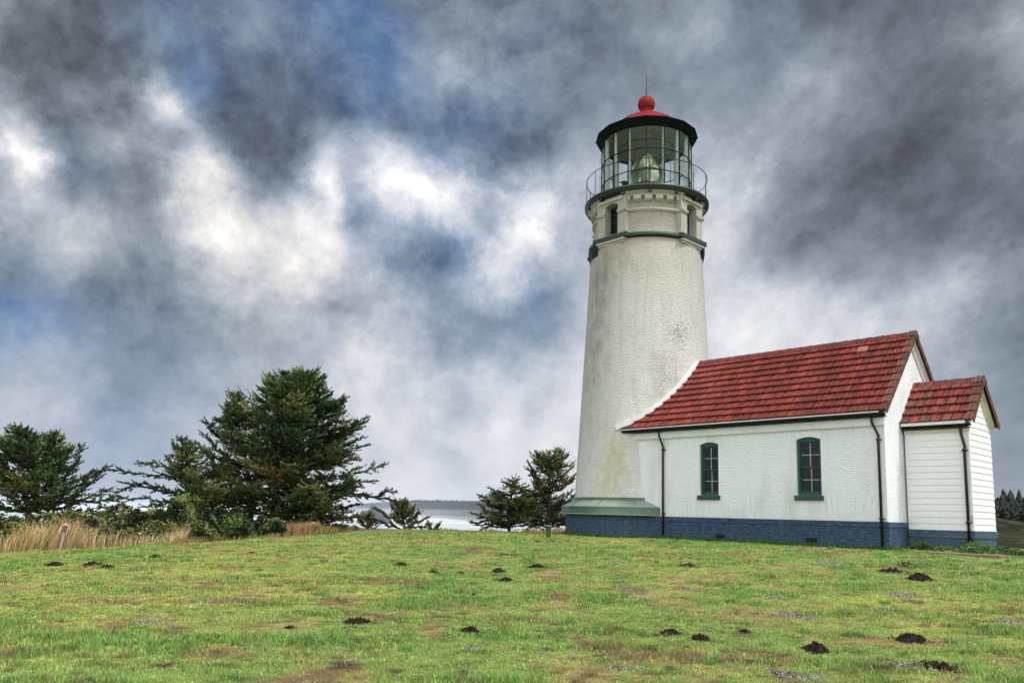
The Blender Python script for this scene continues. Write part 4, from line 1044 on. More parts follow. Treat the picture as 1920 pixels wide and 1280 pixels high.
def blades(x, y, z, h, wdt, col, name, mat, lean=.6, base=.8, curve=True, wind=(0, 0)):
    'one bent blade (two faces) per point'
    n = len(x); a = rng.uniform(0, 2*PI, n); l = rng.uniform(.1, 1, n)*lean
    dx, dy = np.cos(a)*l+wind[0], np.sin(a)*l+wind[1]
    b = rng.uniform(0, 2*PI, n); wx, wy = np.cos(b)*wdt*.5, np.sin(b)*wdt*.5
    p0 = np.stack([x-wx, y-wy, z-.01], 1); p1 = np.stack([x+wx, y+wy, z-.01], 1)
    mz = h*.6; m0_ = np.stack([x-wx*.7+dx*h*.35, y-wy*.7+dy*h*.35, z+mz], 1); m1_ = np.stack([x+wx*.7+dx*h*.35, y+wy*.7+dy*h*.35, z+mz], 1)
    tp = np.stack([x+dx*h, y+dy*h, z+h*(1-.25*l)], 1)
    V = np.stack([p0, p1, m0_, m1_, tp], 1).reshape(-1, 3)
    i = np.arange(n)[:, None]*5
    tr = np.concatenate([i+np.array([0,1,3]), i+np.array([0,3,2]), i+np.array([2,3,4])], 0)
    c = np.repeat(col[:, None, :], 5, 1); c[:, :2] *= base  # root end darker: shade of the gaps put into the blade colour
    return tri_mesh(name, V, tr, mat, c.reshape(-1, 3))
def scatter_wedge(r0, r1, dens, a=.70):
    'points in the part of the lawn in front of the camera, plus a margin at both sides'
    n = int(dens*a*(r1*r1-r0*r0)); r = np.sqrt(rng.uniform(r0*r0, r1*r1, n)); t = rng.uniform(-a, a, n)
    return r*np.sin(t), r*np.cos(t)
xs_, ys_, ws_, hs_ = [], [], [], []
for r0, r1, dens, wd, hh in ((6.2,9,2700,.0080,.036),(9,12,1800,.0105,.037),(12,16,1300,.012,.036),(16,22,900,.015,.036),(22,30,560,.019,.038),(30,47,280,.026,.042)):
    x, y = scatter_wedge(r0, r1, dens, .98 if r0 < 20 else .74)
    xs_.append(x); ys_.append(y); ws_.append(np.full(len(x), wd)); hs_.append(np.full(len(x), hh))
x, y, wd, hh = map(np.concatenate, (xs_, ys_, ws_, hs_))
lcx, dead, lush, brn = lawn_colour(x, y)
pm = patch_mask(x, y)
keep = (y < lawn_edge(x)+.3) & ~in_building(x, y) & (rng.random(len(x)) > pm*.80) & (rng.random(len(x)) > brn*.55) & (x < 21)
x, y, wd, hh, lcx, lush, dead, pm = [q[keep] for q in (x, y, wd, hh, lcx, lush, dead, pm)]
n = len(x)
hh = hh*rng.uniform(.5, 1.3, n)*(.75+lush*.95-.3*dead)*(.35+1.3*fbm(x*2.6, y*2.6, 41, 3))
k = (rng.uniform(.50, 1.5, n)*(.62+.76*fbm(x*7, y*7, 43, 2)))[:, None]; tint = rng.normal(0, .10, (n, 1))
col = np.clip(lcx*k*np.array([1, 1, 1])+lcx*tint*np.array([1.2, .1, -.3]), .004, .8)
st = rng.random(n) < .07; col[st] = np.array([.50,.42,.22])*rng.uniform(.6, 1.2, (st.sum(), 1))
gr = blades(x, y, gz(x, y), hh, wd, col, 'lawn_grass', M['blade'], lean=1.1, base=.9)
tag(gr, 'short patchy green and yellowed grass of the lawn', 'grass', kind='stuff')
# longer tufts at the foot of the walls and scattered over the lawn
tx, ty, th_, tc_ = [], [], [], []
def tuft(cx, cy, r, n, h, c):
    a = rng.uniform(0, 2*PI, n); q = r*np.sqrt(rng.random(n)); tx.append(cx+q*np.cos(a)); ty.append(cy+q*np.sin(a)); th_.append(h*rng.uniform(.5, 1.2, n)); tc_.append(np.array(c)*rng.uniform(.6, 1.4, (n, 1)))
for i in range(420):
    xx, yy = scatter_wedge(6.5, 30, 1); j = rng.integers(len(xx)); cx, cy = xx[j], yy[j]
    if cy > lawn_edge(cx) or in_building(np.array([cx]), np.array([cy]))[0]: continue
    tuft(cx, cy, rng.uniform(.06, .22), int(rng.uniform(25, 90)), rng.uniform(.045, .085), (.15,.34,.07) if rng.random() < .7 else (.38,.36,.12))
for u in np.arange(-9.6, .1, .06):
    p = bw(u, -.06-rng.uniform(0, .1)); 
    if u > -8.4: tuft(p[0], p[1], .08, 9, rng.uniform(.05, .19), (.09,.22,.045))
for a in np.arange(PI, 2*PI+.3, .02):
    u, v = UT+3.36*math.cos(a), VT+3.36*math.sin(a)
    if v < .0 or u < UT: p = bw(u, v); tuft(p[0], p[1], .07, 9, rng.uniform(.05, .18), (.09,.22,.045))
tx, ty, th_ = map(np.concatenate, (tx, ty, th_)); tc_ = np.concatenate(tc_)
tf = blades(tx, ty, gz(tx, ty), th_, np.clip(np.hypot(tx, ty)*.0009, .005, .03), tc_, 'grass_tufts', M['blade'], lean=.8)
tag(tf, 'longer grass tufts dotted over the lawn and along the walls', 'grass', kind='stuff')

# tall dry grass along the left lawn edge
def strip(px0, px1, depth0, depth1, n, hfun, tints, name, label, wdt=.016, lean=.58, wind=(.18, -.05), kmin=.55):
    e = np.array([(a, b) for a, b in EDGE[1:-4]]); 
    xa, xb = on_ground(px0, np.interp(px0, [q[0] for q in EDGE_PX], [q[1] for q in EDGE_PX]))[0], on_ground(px1, np.interp(px1, [q[0] for q in EDGE_PX], [q[1] for q in EDGE_PX]))[0]
    x = rng.uniform(xa, xb, n); y = lawn_edge(x)+rng.uniform(depth0, depth1, n)
    d = fbm(x*.9, y*.9, 77, 3); pxx = np.interp(x, [e_[0] for e_ in EDGE[1:10]], [q_[0] for q_ in EDGE_PX]); boost = np.exp(-((pxx-75)/55)**2) if len(tints) > 4 else 0*x; kp = rng.random(n) < np.clip((d-.50+.30*boost)*5, .07, 1)
    x, y = x[kp], y[kp]; n = len(x); t = (x-xa)/(xb-xa+1e-9)
    h = hfun(t)*(.72+.52*boost[kp])*rng.uniform(.35, 1.15, n)*(.35+1.35*fbm(x*1.5, y*1.5, 51, 3))
    ti = np.array(tints)[rng.integers(0, len(tints), n)]*rng.uniform(kmin, 1.35, (n, 1))
    o = blades(x, y, gz(x, y), h, wdt*rng.uniform(.6, 1.3, n), ti, name, M['dry'], lean=lean, base=.8, wind=wind)
    return tag(o, label, 'grass', kind='stuff')
DRYT = [(.74,.50,.27),(.84,.62,.38),(.60,.36,.18),(.40,.34,.13),(.90,.72,.48),(.20,.23,.07)]
strip(-160, 325, -.15, 1.5, 21000, lambda t: .95-.20*t, DRYT, 'dry_grass', 'tall straw coloured dry grass along the left edge of the lawn', kmin=.8)
strip(300, 640, -.2, 1.3, 8000, lambda t: .34+.05*np.sin(t*9), [(.45,.28,.12),(.36,.24,.09),(.2,.22,.07),(.5,.33,.17)], 'dry_grass', 'low orange brown dry grass below the big dark spruce')
def patch_grass(px, py, r, n, h, tints, name, label):
    x0, y0 = on_ground(px, py); a = rng.uniform(0, 2*PI, n); q = r*np.sqrt(rng.random(n)); x, y = x0+q*np.cos(a), y0+q*np.sin(a)*.7
    ti = np.array(tints)[rng.integers(0, len(tints), n)]*rng.uniform(.6, 1.3, (n, 1))
    o = blades(x, y, gz(x, y), h*rng.uniform(.5, 1.1, n), .02, ti, name, M['dry'], lean=.55, base=.8); tag(o, label, 'grass', kind='stuff')
patch_grass(568, 1001, .75, 900, .62, [(.50,.30,.13),(.42,.27,.11)], 'dry_grass_clump', 'orange dry grass clump at the foot of the big spruce trunk')
patch_grass(590, 1000, .45, 500, .50, [(.12,.2,.07),(.2,.24,.1)], 'reed_clump', 'upright green reed clump right of the big spruce trunk')
# wispy orange grass beyond the crest
n = 9000; x = rng.uniform(-10.5, 5.2, n); y = rng.uniform(41.2, 45.5, n); kp = fbm(x*.55, y*.6, 91, 3) > np.interp(x, [-10.5,-7,-5,-2,1,5], [.30,.44,.56,.50,.40,.34]); x, y = x[kp], y[kp]; n = len(x)
ti = np.array([(.55,.30,.12),(.48,.30,.14),(.30,.20,.08)])[rng.integers(0, 3, n)]*rng.uniform(.6, 1.3, (n, 1))
o = blades(x, y, gz(x, y), rng.uniform(.18, .50, n)*np.interp(x, [-10,-6,-1,3], [1.,.5,.7,1.05]), .018, ti, 'crest_grass', M['dry'], lean=.5, wind=(.25, 0)); tag(o, 'wispy orange grass on the crest in front of the sea', 'grass', kind='stuff')
# ------------------------------------------------------------------ molehills
def soil_mat():
    m, t, b = material('dark crumbly soil'); ob = t.new('ShaderNodeTexCoord').outputs['Object']
    n = t.noise(ob, 30, 6, .75); c = t.ramp(n, [(.3,(.006,.004,.003)),(.55,(.028,.017,.011)),(.68,(.07,.048,.034)),(.74,(.35,.31,.27))])
    t.l.new(c, b.inputs['Base Color']); b.inputs['Roughness'].default_value = .95; b.inputs['Specular IOR Level'].default_value = .15; t.l.new(t.bump(n, .8, .03), b.inputs['Normal']); return m
M['soil'] = soil_mat()
def molehill(px, py, wpx, hf, label):
    hf *= .72
    x, y = on_ground(px, py); s_ = math.hypot(x, y)/F_PX; r = wpx*s_/2*.88; hgt = r*hf
    n = 22; vs = []; fs = []; sd_ = px*7.1
    rings = 7
    for j in range(rings+1):
        q = j/rings
        for i in range(n):
            a = 2*PI*i/n; rr = r*q*(1+.25*math.sin(2*a+sd_)+.12*math.sin(5*a+sd_*2)+.08*math.sin(9*a))
            zz = hgt*(1-q*q)**.8*(1+.35*math.sin(3*a+sd_)+.2*math.sin(7*a+sd_))+random.uniform(-.34, .34)*hgt*(q < .95) - (.02 if j == rings else 0)
            X_, Y_ = rr*math.cos(a), rr*math.sin(a)*1.0
            vs.append((X_, Y_, zz+float(gz(x+X_, y+Y_)-gz(x, y))))
    for j in range(rings):
        for i in range(n): fs.append((j*n+i, j*n+(i+1) % n, (j+1)*n+(i+1) % n, (j+1)*n+i))
    mb_ = MB(); mb_.csm = False; mb_.add(vs, fs)
    for k in range(int(60+2*wpx)):   # crumbs
        a = random.uniform(0, 2*PI); q = random.random()**.6*1.6; c = np.array([r*q*math.cos(a), r*q*math.sin(a), max(0, hgt*(1-q*q))])
        c[2] += float(gz(x+c[0], y+c[1])-gz(x, y)); e = random.uniform(.05, .22)*r*(1.0 if q < 1 else .6)
        d = [np.array([random.uniform(-1, 1) for _ in range(3)])*e*.6 for _ in range(2)]
        mb_.add([c+(e,0,0), c+(-e*.6,e*.7,0), c+(-e*.5,-e*.8,0), c+d[0]+(0,0,e), c+(0,0,-e*.5)], [(0,1,3),(1,2,3),(2,0,3),(1,0,4),(2,1,4),(0,2,4)])
    o = mb_.build('molehill', M['soil']); o.location = (x, y, float(gz(x, y))-.004)
    tag(o, label, 'molehill', 'molehills scattered over the lawn')
HILLS = [
 (101,1060,28,.5,'black molehill nearest the lawn edge below the red sign, alone at far left'),
 (173,1060,34,.45,'wide black molehill right of the far left one, touching a smaller heap'),
 (200,1064,26,.4,'smaller black molehill touching the wide one at its right side'),
 (270,1041,16,.4,'little molehill of a close pair near the dry grass, the left one'),
 (291,1044,22,.45,'larger molehill of a close pair near the dry grass, the right one'),
 (470,1037,18,.35,'small flat molehill below the big dark spruce'),
 (752,1059,26,.45,'molehill in the middle of the lawn below the small spruce bush'),
 (811,1073,24,.35,'low crumbled molehill between the middle one and the tiny dark lump'),
 (862,1075,18,.5,'small dark molehill lump left of the upright pair in mid lawn'),
 (935,1072,28,.6,'tall black molehill, upper one of the pair in mid lawn'),
 (947,1088,28,.5,'black molehill with white pebbles, lower one of the pair in mid lawn'),
 (1006,1063,36,.35,'wide low molehill right of the upright pair in mid lawn'),
 (887,1116,14,.7,'tiny pointed molehill in the centre of the lawn'),
 (668,1166,52,.28,'long flat molehill left of the big peaked one in the foreground'),
 (880,1185,42,.62,'big peaked molehill in the foreground centre'),
 (543,1176,26,.3,'small flat brown molehill at lower left of the lawn'),
 (1255,1189,40,.55,'rounded black molehill, left of the two below the tower in the foreground'),
 (1313,1199,38,.65,'rounded black molehill, right of the two below the tower in the foreground'),
 (1396,1184,22,.5,'small split molehill between the rounded pair and the large steep one'),
 (1530,1219,50,.6,'large steep black molehill in the right foreground'),
 (1708,1200,52,.45,'broad molehill mixed with gravel in the right foreground'),
 (1724,1086,40,.6,'black molehill in front of the wooden annex'),
 (1290,1061,34,.3,'low grassy molehill below the left house window'),
 (1700,1060,30,.3,'flat dark molehill close to the brick house corner'),
 (1670,1071,40,.22,'thin long molehill left of the one in front of the annex'),
 (982,1010,12,.4,'tiny molehill furthest from the camera, left of the green vent pipe'),
 (1007,1015,14,.35,'tiny molehill just below left of the green vent pipe'),
 (1035,1014,24,.3,'flat dark molehill right below the green vent pipe'),
 (1067,1015,14,.35,'tiny molehill by the left foot of the tower base'),
 (1760,1250,60,.16,'flat patch of dug black soil and gravel at the lower right'),
]
for hdef in HILLS: molehill(*hdef)

# ------------------------------------------------------------------ green vent pipe beside the tower
x, y = hz = (1.50, 30.2)
zb = float(gz(x, y)); V_ = Frame('vent_post', (x, y, zb), 'short green vent pipe with a pale cap in the lawn left of the tower base', 'vent pipe', building=False)
p = MB(); p.csm = True; p.lathe([(.085, zb-.1), (.085, zb+.37)], x, y, 20); p.build('pipe', M['green'], V_)
p = MB(); p.csm = True; p.lathe([(.05,zb+.36),(.135,zb+.37),(.135,zb+.42),(.11,zb+.45),(.01,zb+.46)], x, y, 20); p.build('cap', M['skirt_green'], V_)

# ------------------------------------------------------------------ red notice sign in the dry grass
sx0, sy0 = on_ground(101, 1031); sy0 += .35; zb = float(gz(sx0, sy0))
SG = Frame('notice_sign', (sx0, sy0, zb), 'small leaning red sign with white border and white writing, in the dry grass at left', 'sign', building=False)
ln_ = .13  # lean
ax_ = np.array([ln_, 0, 1.]); ax_ /= np.linalg.norm(ax_); rt = np.array([1., 0, -ln_]); rt /= np.linalg.norm(rt); fw_ = np.array([0, -1., 0])
base_ = np.array([sx0, sy0, zb]); s1 = math.hypot(sx0, sy0)/F_PX
def signpt(u, v, d=0): return base_+rt*u+ax_*v+fw_*d
HB, HT_, HWID = 26*s1, 41*s1, 5.6*s1
p = MB(); p.obox(signpt(0, HB*.5+.1, -.02), rt*.035, fw_*.02, ax_*(HB*.5+.25)); p.build('post', paint('grey weathered post', (.42,.40,.40), .15), SG)
def rounded(w_, h_, r_, c):
    pts = []
    for (sx_, sz_, a0) in ((1,1,0),(-1,1,90),(-1,-1,180),(1,-1,270)):
        for a in (0, 30, 60, 90): t_ = R(a0+a); pts.append((c[0]+sx_*(w_-r_)+r_*math.cos(t_), c[1]+sz_*(h_-r_)+r_*math.sin(t_)))
    return pts
cz_, hh_ = (HB+HT_)/2, (HT_-HB)/2
def plate(w_, h_, r_, d0, d1):
    q = rounded(w_, h_, r_, (0, cz_)); b = MB(); n = len(q)
    b.add([signpt(a, c, d0) for a, c in q]+[signpt(a, c, d1) for a, c in q], [tuple(range(n)), tuple(range(n, 2*n))[::-1]]+[(i, n+i, n+(i+1) % n, (i+1) % n) for i in range(n)]); return b
def flat(name, c, rough=.5):
    m, t, b = material(name); ob = t.new('ShaderNodeTexCoord').outputs['Object']
    t.l.new(t.mix(t.maprange(t.noise(ob, 20, 4), .4, .7, 0, .3), c, tuple(v*.75 for v in c)), b.inputs['Base Color']); b.inputs['Roughness'].default_value = rough; return m
pb = plate(HWID, hh_, .03, .0, .012).build('plate', flat('white sign border', (.85,.84,.82)), SG)
pr = plate(HWID*.86, hh_*.88, .02, .012, .016).build('red_face', flat('red sign face', (.20,.008,.014)), SG); pr.parent = pb
lt = MB()
rows = [(.62,.30,4),(.42,.46,6),(.22,.52,7),(.02,.54,7),(-.18,.56,8),(-.36,.52,7)]
for (rz, hw, nw) in rows:   # the small writing, too small to read, as rows of letter strokes
    x_ = -hw*HWID
    while x_ < hw*HWID:
        wl_ = random.uniform(.018, .03); c = signpt(x_+wl_/2, cz_+rz*hh_, .018); lt.obox(c, rt*wl_*.30, fw_*.001, ax_*.026*hh_); x_ += wl_+.008
lt.obox(signpt(0, cz_-.68*hh_, .018), rt*HWID*.38, fw_*.001, ax_*.055*hh_)
o = lt.build('lettering', flat('white sign lettering', (.62,.50,.48)), SG); o.parent = pb

# ------------------------------------------------------------------ concrete pad and weeds at the annex
pc_ = bw(1.75, .50); zp_ = float(gz(pc_[0], pc_[1]))
pd = MB(); e1, e2 = BU*1.15, BV*.45
pd.obox((pc_[0], pc_[1], zp_-.02), e1, e2, (0,0,.05)); pad = pd.build('concrete_pad', paint('stained concrete', (.20,.135,.10), .3, .85, .4, 5), bevel=.01); tag(pad, 'low brown concrete pad in the grass in front of the annex', 'concrete pad')
def leaf_cluster(cx, cy, rx, ry, h, n, size, tints, name, label, cat='plant', kind=None, group=None, rot_=0, dome=True, zoff=0, stemc=(.10,.08,.04)):
    a = rng.uniform(0, 2*PI, n); q = np.sqrt(rng.random(n)); lx, ly = rx*q*np.cos(a), ry*q*np.sin(a)
    cr, sr = math.cos(rot_), math.sin(rot_); x, y = cx+lx*cr-ly*sr, cy+lx*sr+ly*cr
    top = h*(np.clip(1-q**2.4, .05, 1) if dome else 1)*(.55+.9*fbm(x*2.1/max(h,.3), y*2.1/max(h,.3), 61, 3))
    z = gz(x, y)+top*(1-rng.random(n)**2.2*.85)+zoff
    c = np.stack([x, y, z], 1)
    u = rng.normal(size=(n, 3)); u[:, 2] = u[:, 2]*.6+.15; u /= np.linalg.norm(u, axis=1)[:, None]
    w_ = np.cross(u, rng.normal(size=(n, 3))); w_ /= np.linalg.norm(w_, axis=1)[:, None]
    s = size*rng.uniform(.6, 1.3, (n, 1))
    V = np.stack([c-u*s*.2, c+w_*s*.42+u*s*.3, c+u*s, c-w_*s*.42+u*s*.3], 1).reshape(-1, 3)
    i = np.arange(n)[:, None]*4; F = i+np.array([0,1,2,3])
    clump = fbm(x*2.3+9, y*2.3+z*2.3, 71, 2)[:, None]
    T_ = np.array(tints); ti = T_[np.minimum((np.clip((clump[:, 0]-.3)/.4, 0, .999)*len(T_)).astype(int), len(T_)-1)]*rng.uniform(.6, 1.4, (n, 1))
    o = tri_mesh(name, V, F, M['leaf'], np.repeat(ti, 4, 0)); tag(o, label, cat, group, kind); return o
for (u, v, rx, n, h, lab) in ((.55,-.10+1.30,.5,700,.20,'low leafy weeds in the corner between brick house and annex'),(1.15,1.22,.42,420,.16,'low leafy weeds along the middle of the annex footing')):
    p = bw(u, v-.05); leaf_cluster(p[0], p[1], rx, .20, h, n, .05, [(.025,.06,.018),(.06,.14,.03),(.12,.22,.05)], 'weeds', lab, rot_=PSI)
p = bw(2.05, 1.15); leaf_cluster(p[0], p[1], .60, .40, .30, 1500, .055, [(.018,.045,.014),(.05,.12,.028),(.12,.21,.05)], 'weeds', 'largest leafy weed clump at the right corner of the annex', rot_=PSI)
p = bw(2.6, 1.9); leaf_cluster(p[0], p[1], .9, .35, .20, 900, .05, [(.03,.07,.02),(.06,.15,.03)], 'weeds', 'dark low weeds spreading right of the annex corner', rot_=PSI)
p = bw(.10, -.1); leaf_cluster(p[0], p[1], .5, .10, .14, 350, .04, [(.03,.07,.02),(.06,.15,.03)], 'weeds', 'low weeds around the foot of the right downpipe of the brick house', rot_=PSI)

# ------------------------------------------------------------------ shrubs between lawn and trees
SHR = [(.022,.032,.012),(.07,.09,.028),(.17,.19,.06),(.34,.32,.12),(.11,.14,.04)]  # palest yellow-green tones are highlights of lit leaves, put into the colour
def shrub(px, dist, rx, ry, h, n, label, tints=SHR, size=.10, zoff=0):
    d = ray(px, 1000); t = dist/d[1]; leaf_cluster(d[0]*t, dist, rx, ry, h, n, size, tints, 'shrub', label, 'shrub', group='shrubs at the lawn edge', zoff=zoff)
shrub(-10, 29.5, 1.8, .9, 1.15, 5000, 'yellowish shrub behind the dry grass at the left picture edge')
shrub(60, 30.0, 1.5, .8, 1.25, 4500, 'olive shrub behind the tallest dry grass left of the sign')
shrub(135, 30.6, 1.5, .8, 1.30, 5000, 'low shrub right behind the red notice sign')
shrub(210, 31.4, 1.5, .8, 1.35, 5500, 'brownish shrub between the left spruces and the reaching spruce')
shrub(285, 32.0, 1.4, .9, 1.50, 7000, 'leafy olive shrub under the outermost reaching bough')
shrub(350, 32.8, 1.4, 1.0, 1.95, 9500, 'tallest leafy shrub, light green, under the reaching spruce', [(.02,.035,.012),(.06,.09,.025),(.12,.17,.045),(.22,.25,.08)])
shrub(420, 34.2, 1.4, .9, 1.30, 7000, 'leafy green shrub at the left foot of the middle spruce', [(.02,.035,.014),(.06,.10,.03),(.13,.19,.055)])
shrub(485, 35.8, 1.4, .8, .85, 5000, 'dark low shrub at the lawn edge below the middle spruce', [(.012,.02,.01),(.04,.07,.02),(.11,.17,.05)])
shrub(540, 37.8, 1.0, .6, .60, 2500, 'dark low shrub left of the big spruce trunk', [(.02,.03,.012),(.05,.08,.025)])
shrub(632, 42.5, .8, .5, .42, 900, 'small dark shrub right of the orange grass clump', [(.03,.035,.02),(.06,.07,.03)])
shrub(655, 43.5, .7, .5, .36, 800, 'very small brownish shrub before the sea right of the big spruce', [(.04,.035,.02),(.09,.07,.03)])

# ------------------------------------------------------------------ wind-shaped spruces
class Tree:
    def __init__(s, name, px, dist, label, seed, group='wind-shaped spruce trees'):
        d = ray(px, 1000); t = dist/d[1]; s.x, s.y = d[0]*t, dist; s.z = float(gz(s.x, s.y)); s.dist = dist
        s.r = np.random.default_rng(seed); s.wood = MB(); s.wood.csm = True; s.P = []; s.Dv = []; s.Ln = []; s.T = []
        s.o = Frame(name, (s.x, s.y, s.z-.1), label, 'spruce tree', group, building=False)
    def at(s, px, py, depth=0.):
        'a point of the crown: photo bearing at the distance of the tree plus a depth'
        d = ray(px, py); t = (s.dist+depth)/d[1]; p = d*t; p[2] += EYE; return p
    def spray(s, p, d, L, tint):
        s.P.append(p); s.Dv.append(d); s.Ln.append(L); s.T.append(tint)
    def twig(s, p, d, L, tint):
        'a flat twig covered in needle shoots'
        d = d/np.linalg.norm(d); side = np.cross(d, (0,0,1.)); side /= np.linalg.norm(side)+1e-9
        n = max(2, int(L/.085)); t = (np.arange(n)+s.r.random(n)*.6)/n
        for k in range(n):
            q = p+d*L*t[k]; q[2] -= .10*L*t[k]**2
            for sg in (-1, 1):
                dd = d*.8+sg*side*s.r.uniform(.5, 1.)+np.array([0,0,s.r.uniform(-.25,.35)])
                s.spray(q, dd/np.linalg.norm(dd), s.r.uniform(.09, .19)*(1.15-.5*t[k]), tint*s.r.uniform(.75, 1.3))
        s.spray(p+d*L*.9, d, .16, tint*1.3)
    def branch(s, pts, r0, dens=1., bare=.25, tw=.55, tint=None, twist=.35):
        'pts: polyline; twigs both sides over the outer part'
        pts = [np.array(p, float) for p in pts]
        # resample
        seg = [np.linalg.norm(b-a) for a, b in zip(pts[:-1], pts[1:])]; L = sum(seg)
        n = max(4, int(L/.22)); out = []; cum = np.concatenate([[0], np.cumsum(seg)])
        for k in range(n+1):
            t = L*k/n; i = min(np.searchsorted(cum, t, 'right')-1, len(seg)-1); f = (t-cum[i])/seg[i]; q = pts[i]*(1-f)+pts[i+1]*f
            if 0 < k < n: q = q+s.r.normal(0, .022*min(L, 2), 3)
            out.append(q)
        s.wood.tube(out, r0, 5, r2=.010)
        base = tint if tint is not None else s.tint()
        m = max(2, int(L/.115*dens)); d = out[-1]-out[-2]
        for k in range(m):
            t = bare+(1-bare)*(k+s.r.random())/m; i = min(int(t*n), n-1); f = t*n-i; q = out[i]*(1-f)+out[i+1]*f; d = out[i+1]-out[i]; d /= np.linalg.norm(d)+1e-9
            sd_ = np.cross(d, (0,0,1.)); nn_ = np.linalg.norm(sd_)
            if nn_ < .25: a = s.r.uniform(0, 2*PI); sd_ = np.array([math.cos(a), math.sin(a), 0])
            else: sd_ /= nn_
            sg = 1 if k % 2 else -1
            dd = d*s.r.uniform(.5, 1.)+sg*sd_*s.r.uniform(.6, 1.)+np.array([0,0,s.r.uniform(-.2, twist)])
            l = tw*(1.08-.52*t)*s.r.uniform(.55, 1.25)+.10
            s.twig(q, dd, l, base*s.r.uniform(.8, 1.2))
        d = out[-1]-out[-2]; s.twig(out[-1], d, .22, base*1.2)
    def tint(s):
        g = s.r.random(); c = np.array([.034,.062,.024])*(1-g)+np.array([.105,.165,.055])*g
        u = s.r.random()
        if u < s.brown: c = np.array([.22,.15,.065])
        elif u < s.brown+s.yel: c = np.array([.23,.245,.085])  # bright yellowish boughs: highlights on the foliage put into the colour
        return c*s.r.uniform(.7, 1.25)
    brown = .03; yel = .22
    def crown(s, trunk, prof, nb, rise=(.05,.45), depth=.8, zmin=0, dens=1., tw=.55, droop=0., wind=0.):
        'branches all round a trunk; prof: rows of (height fraction, left reach, right reach) in metres'
        trunk = [np.array(p, float) for p in trunk]; hs = [p[0] for p in prof]
        for k in range(nb):
            t = s.r.uniform(zmin, 1)**.85; t = max(zmin, t)
            i = min(int(t*(len(trunk)-1)), len(trunk)-2); f = t*(len(trunk)-1)-i; q = trunk[i]*(1-f)+trunk[i+1]*f
            a = s.r.uniform(0, 2*PI); cx = math.cos(a)
            l = np.interp(t, hs, [p[1] for p in prof]); r_ = np.interp(t, hs, [p[2] for p in prof])
            mid = (l+r_)/2*depth; L = abs(cx)*(r_ if cx > 0 else l)+(1-abs(cx))*mid; L *= s.r.uniform(.62, 1.06)
            up = s.r.uniform(*rise)+.25*t; d = np.array([cx+wind*.15, math.sin(a), 0]); d /= np.linalg.norm(d)
            p1 = q+d*L*.45+np.array([0,0,up*L*.30-droop*L*.2]); p2 = q+d*L*.8+np.array([0,0,up*L*.62-droop*L*.25]); p3 = q+d*L+np.array([0,0,up*L*1.0-droop*L*.1])
            s.branch([q, p1, p2, p3], .018+.018*L, dens, bare=.18 if L > 1 else .05, tw=tw*(.6+.25*min(L, 2.4)))
    def done(s):
        P_ = np.array(s.P); D_ = np.array(s.Dv); L_ = np.array(s.Ln)[:, None]; T_ = np.array(s.T); n = len(P_)
        a = s.r.normal(size=(n, 3)); w_ = np.cross(D_, a); w_ /= np.linalg.norm(w_, axis=1)[:, None]; w2 = np.cross(D_, w_)
        Wd = .021+.10*L_
        V = []
        for ww in (w_, w2): V.append(np.stack([P_-D_*.01, P_+D_*L_*.45+ww*Wd, P_+D_*L_*1.05, P_+D_*L_*.45-ww*Wd], 1))
        V = np.concatenate(V, 0).reshape(-1, 3)-s.o.org; F = np.arange(2*n)[:, None]*4+np.array([0,1,2,3])
        fo = tri_mesh('crown', V, F, M['needle'], np.repeat(np.concatenate([T_, T_*.92], 0), 4, 0)); fo.parent = s.o.o
        s.wood.build('trunk', M['bark'], s.o)
        return n
M['bark'] = paint('dark grey spruce bark', (.040,.034,.030), .4, .9, .6, 8)
cnt = 0
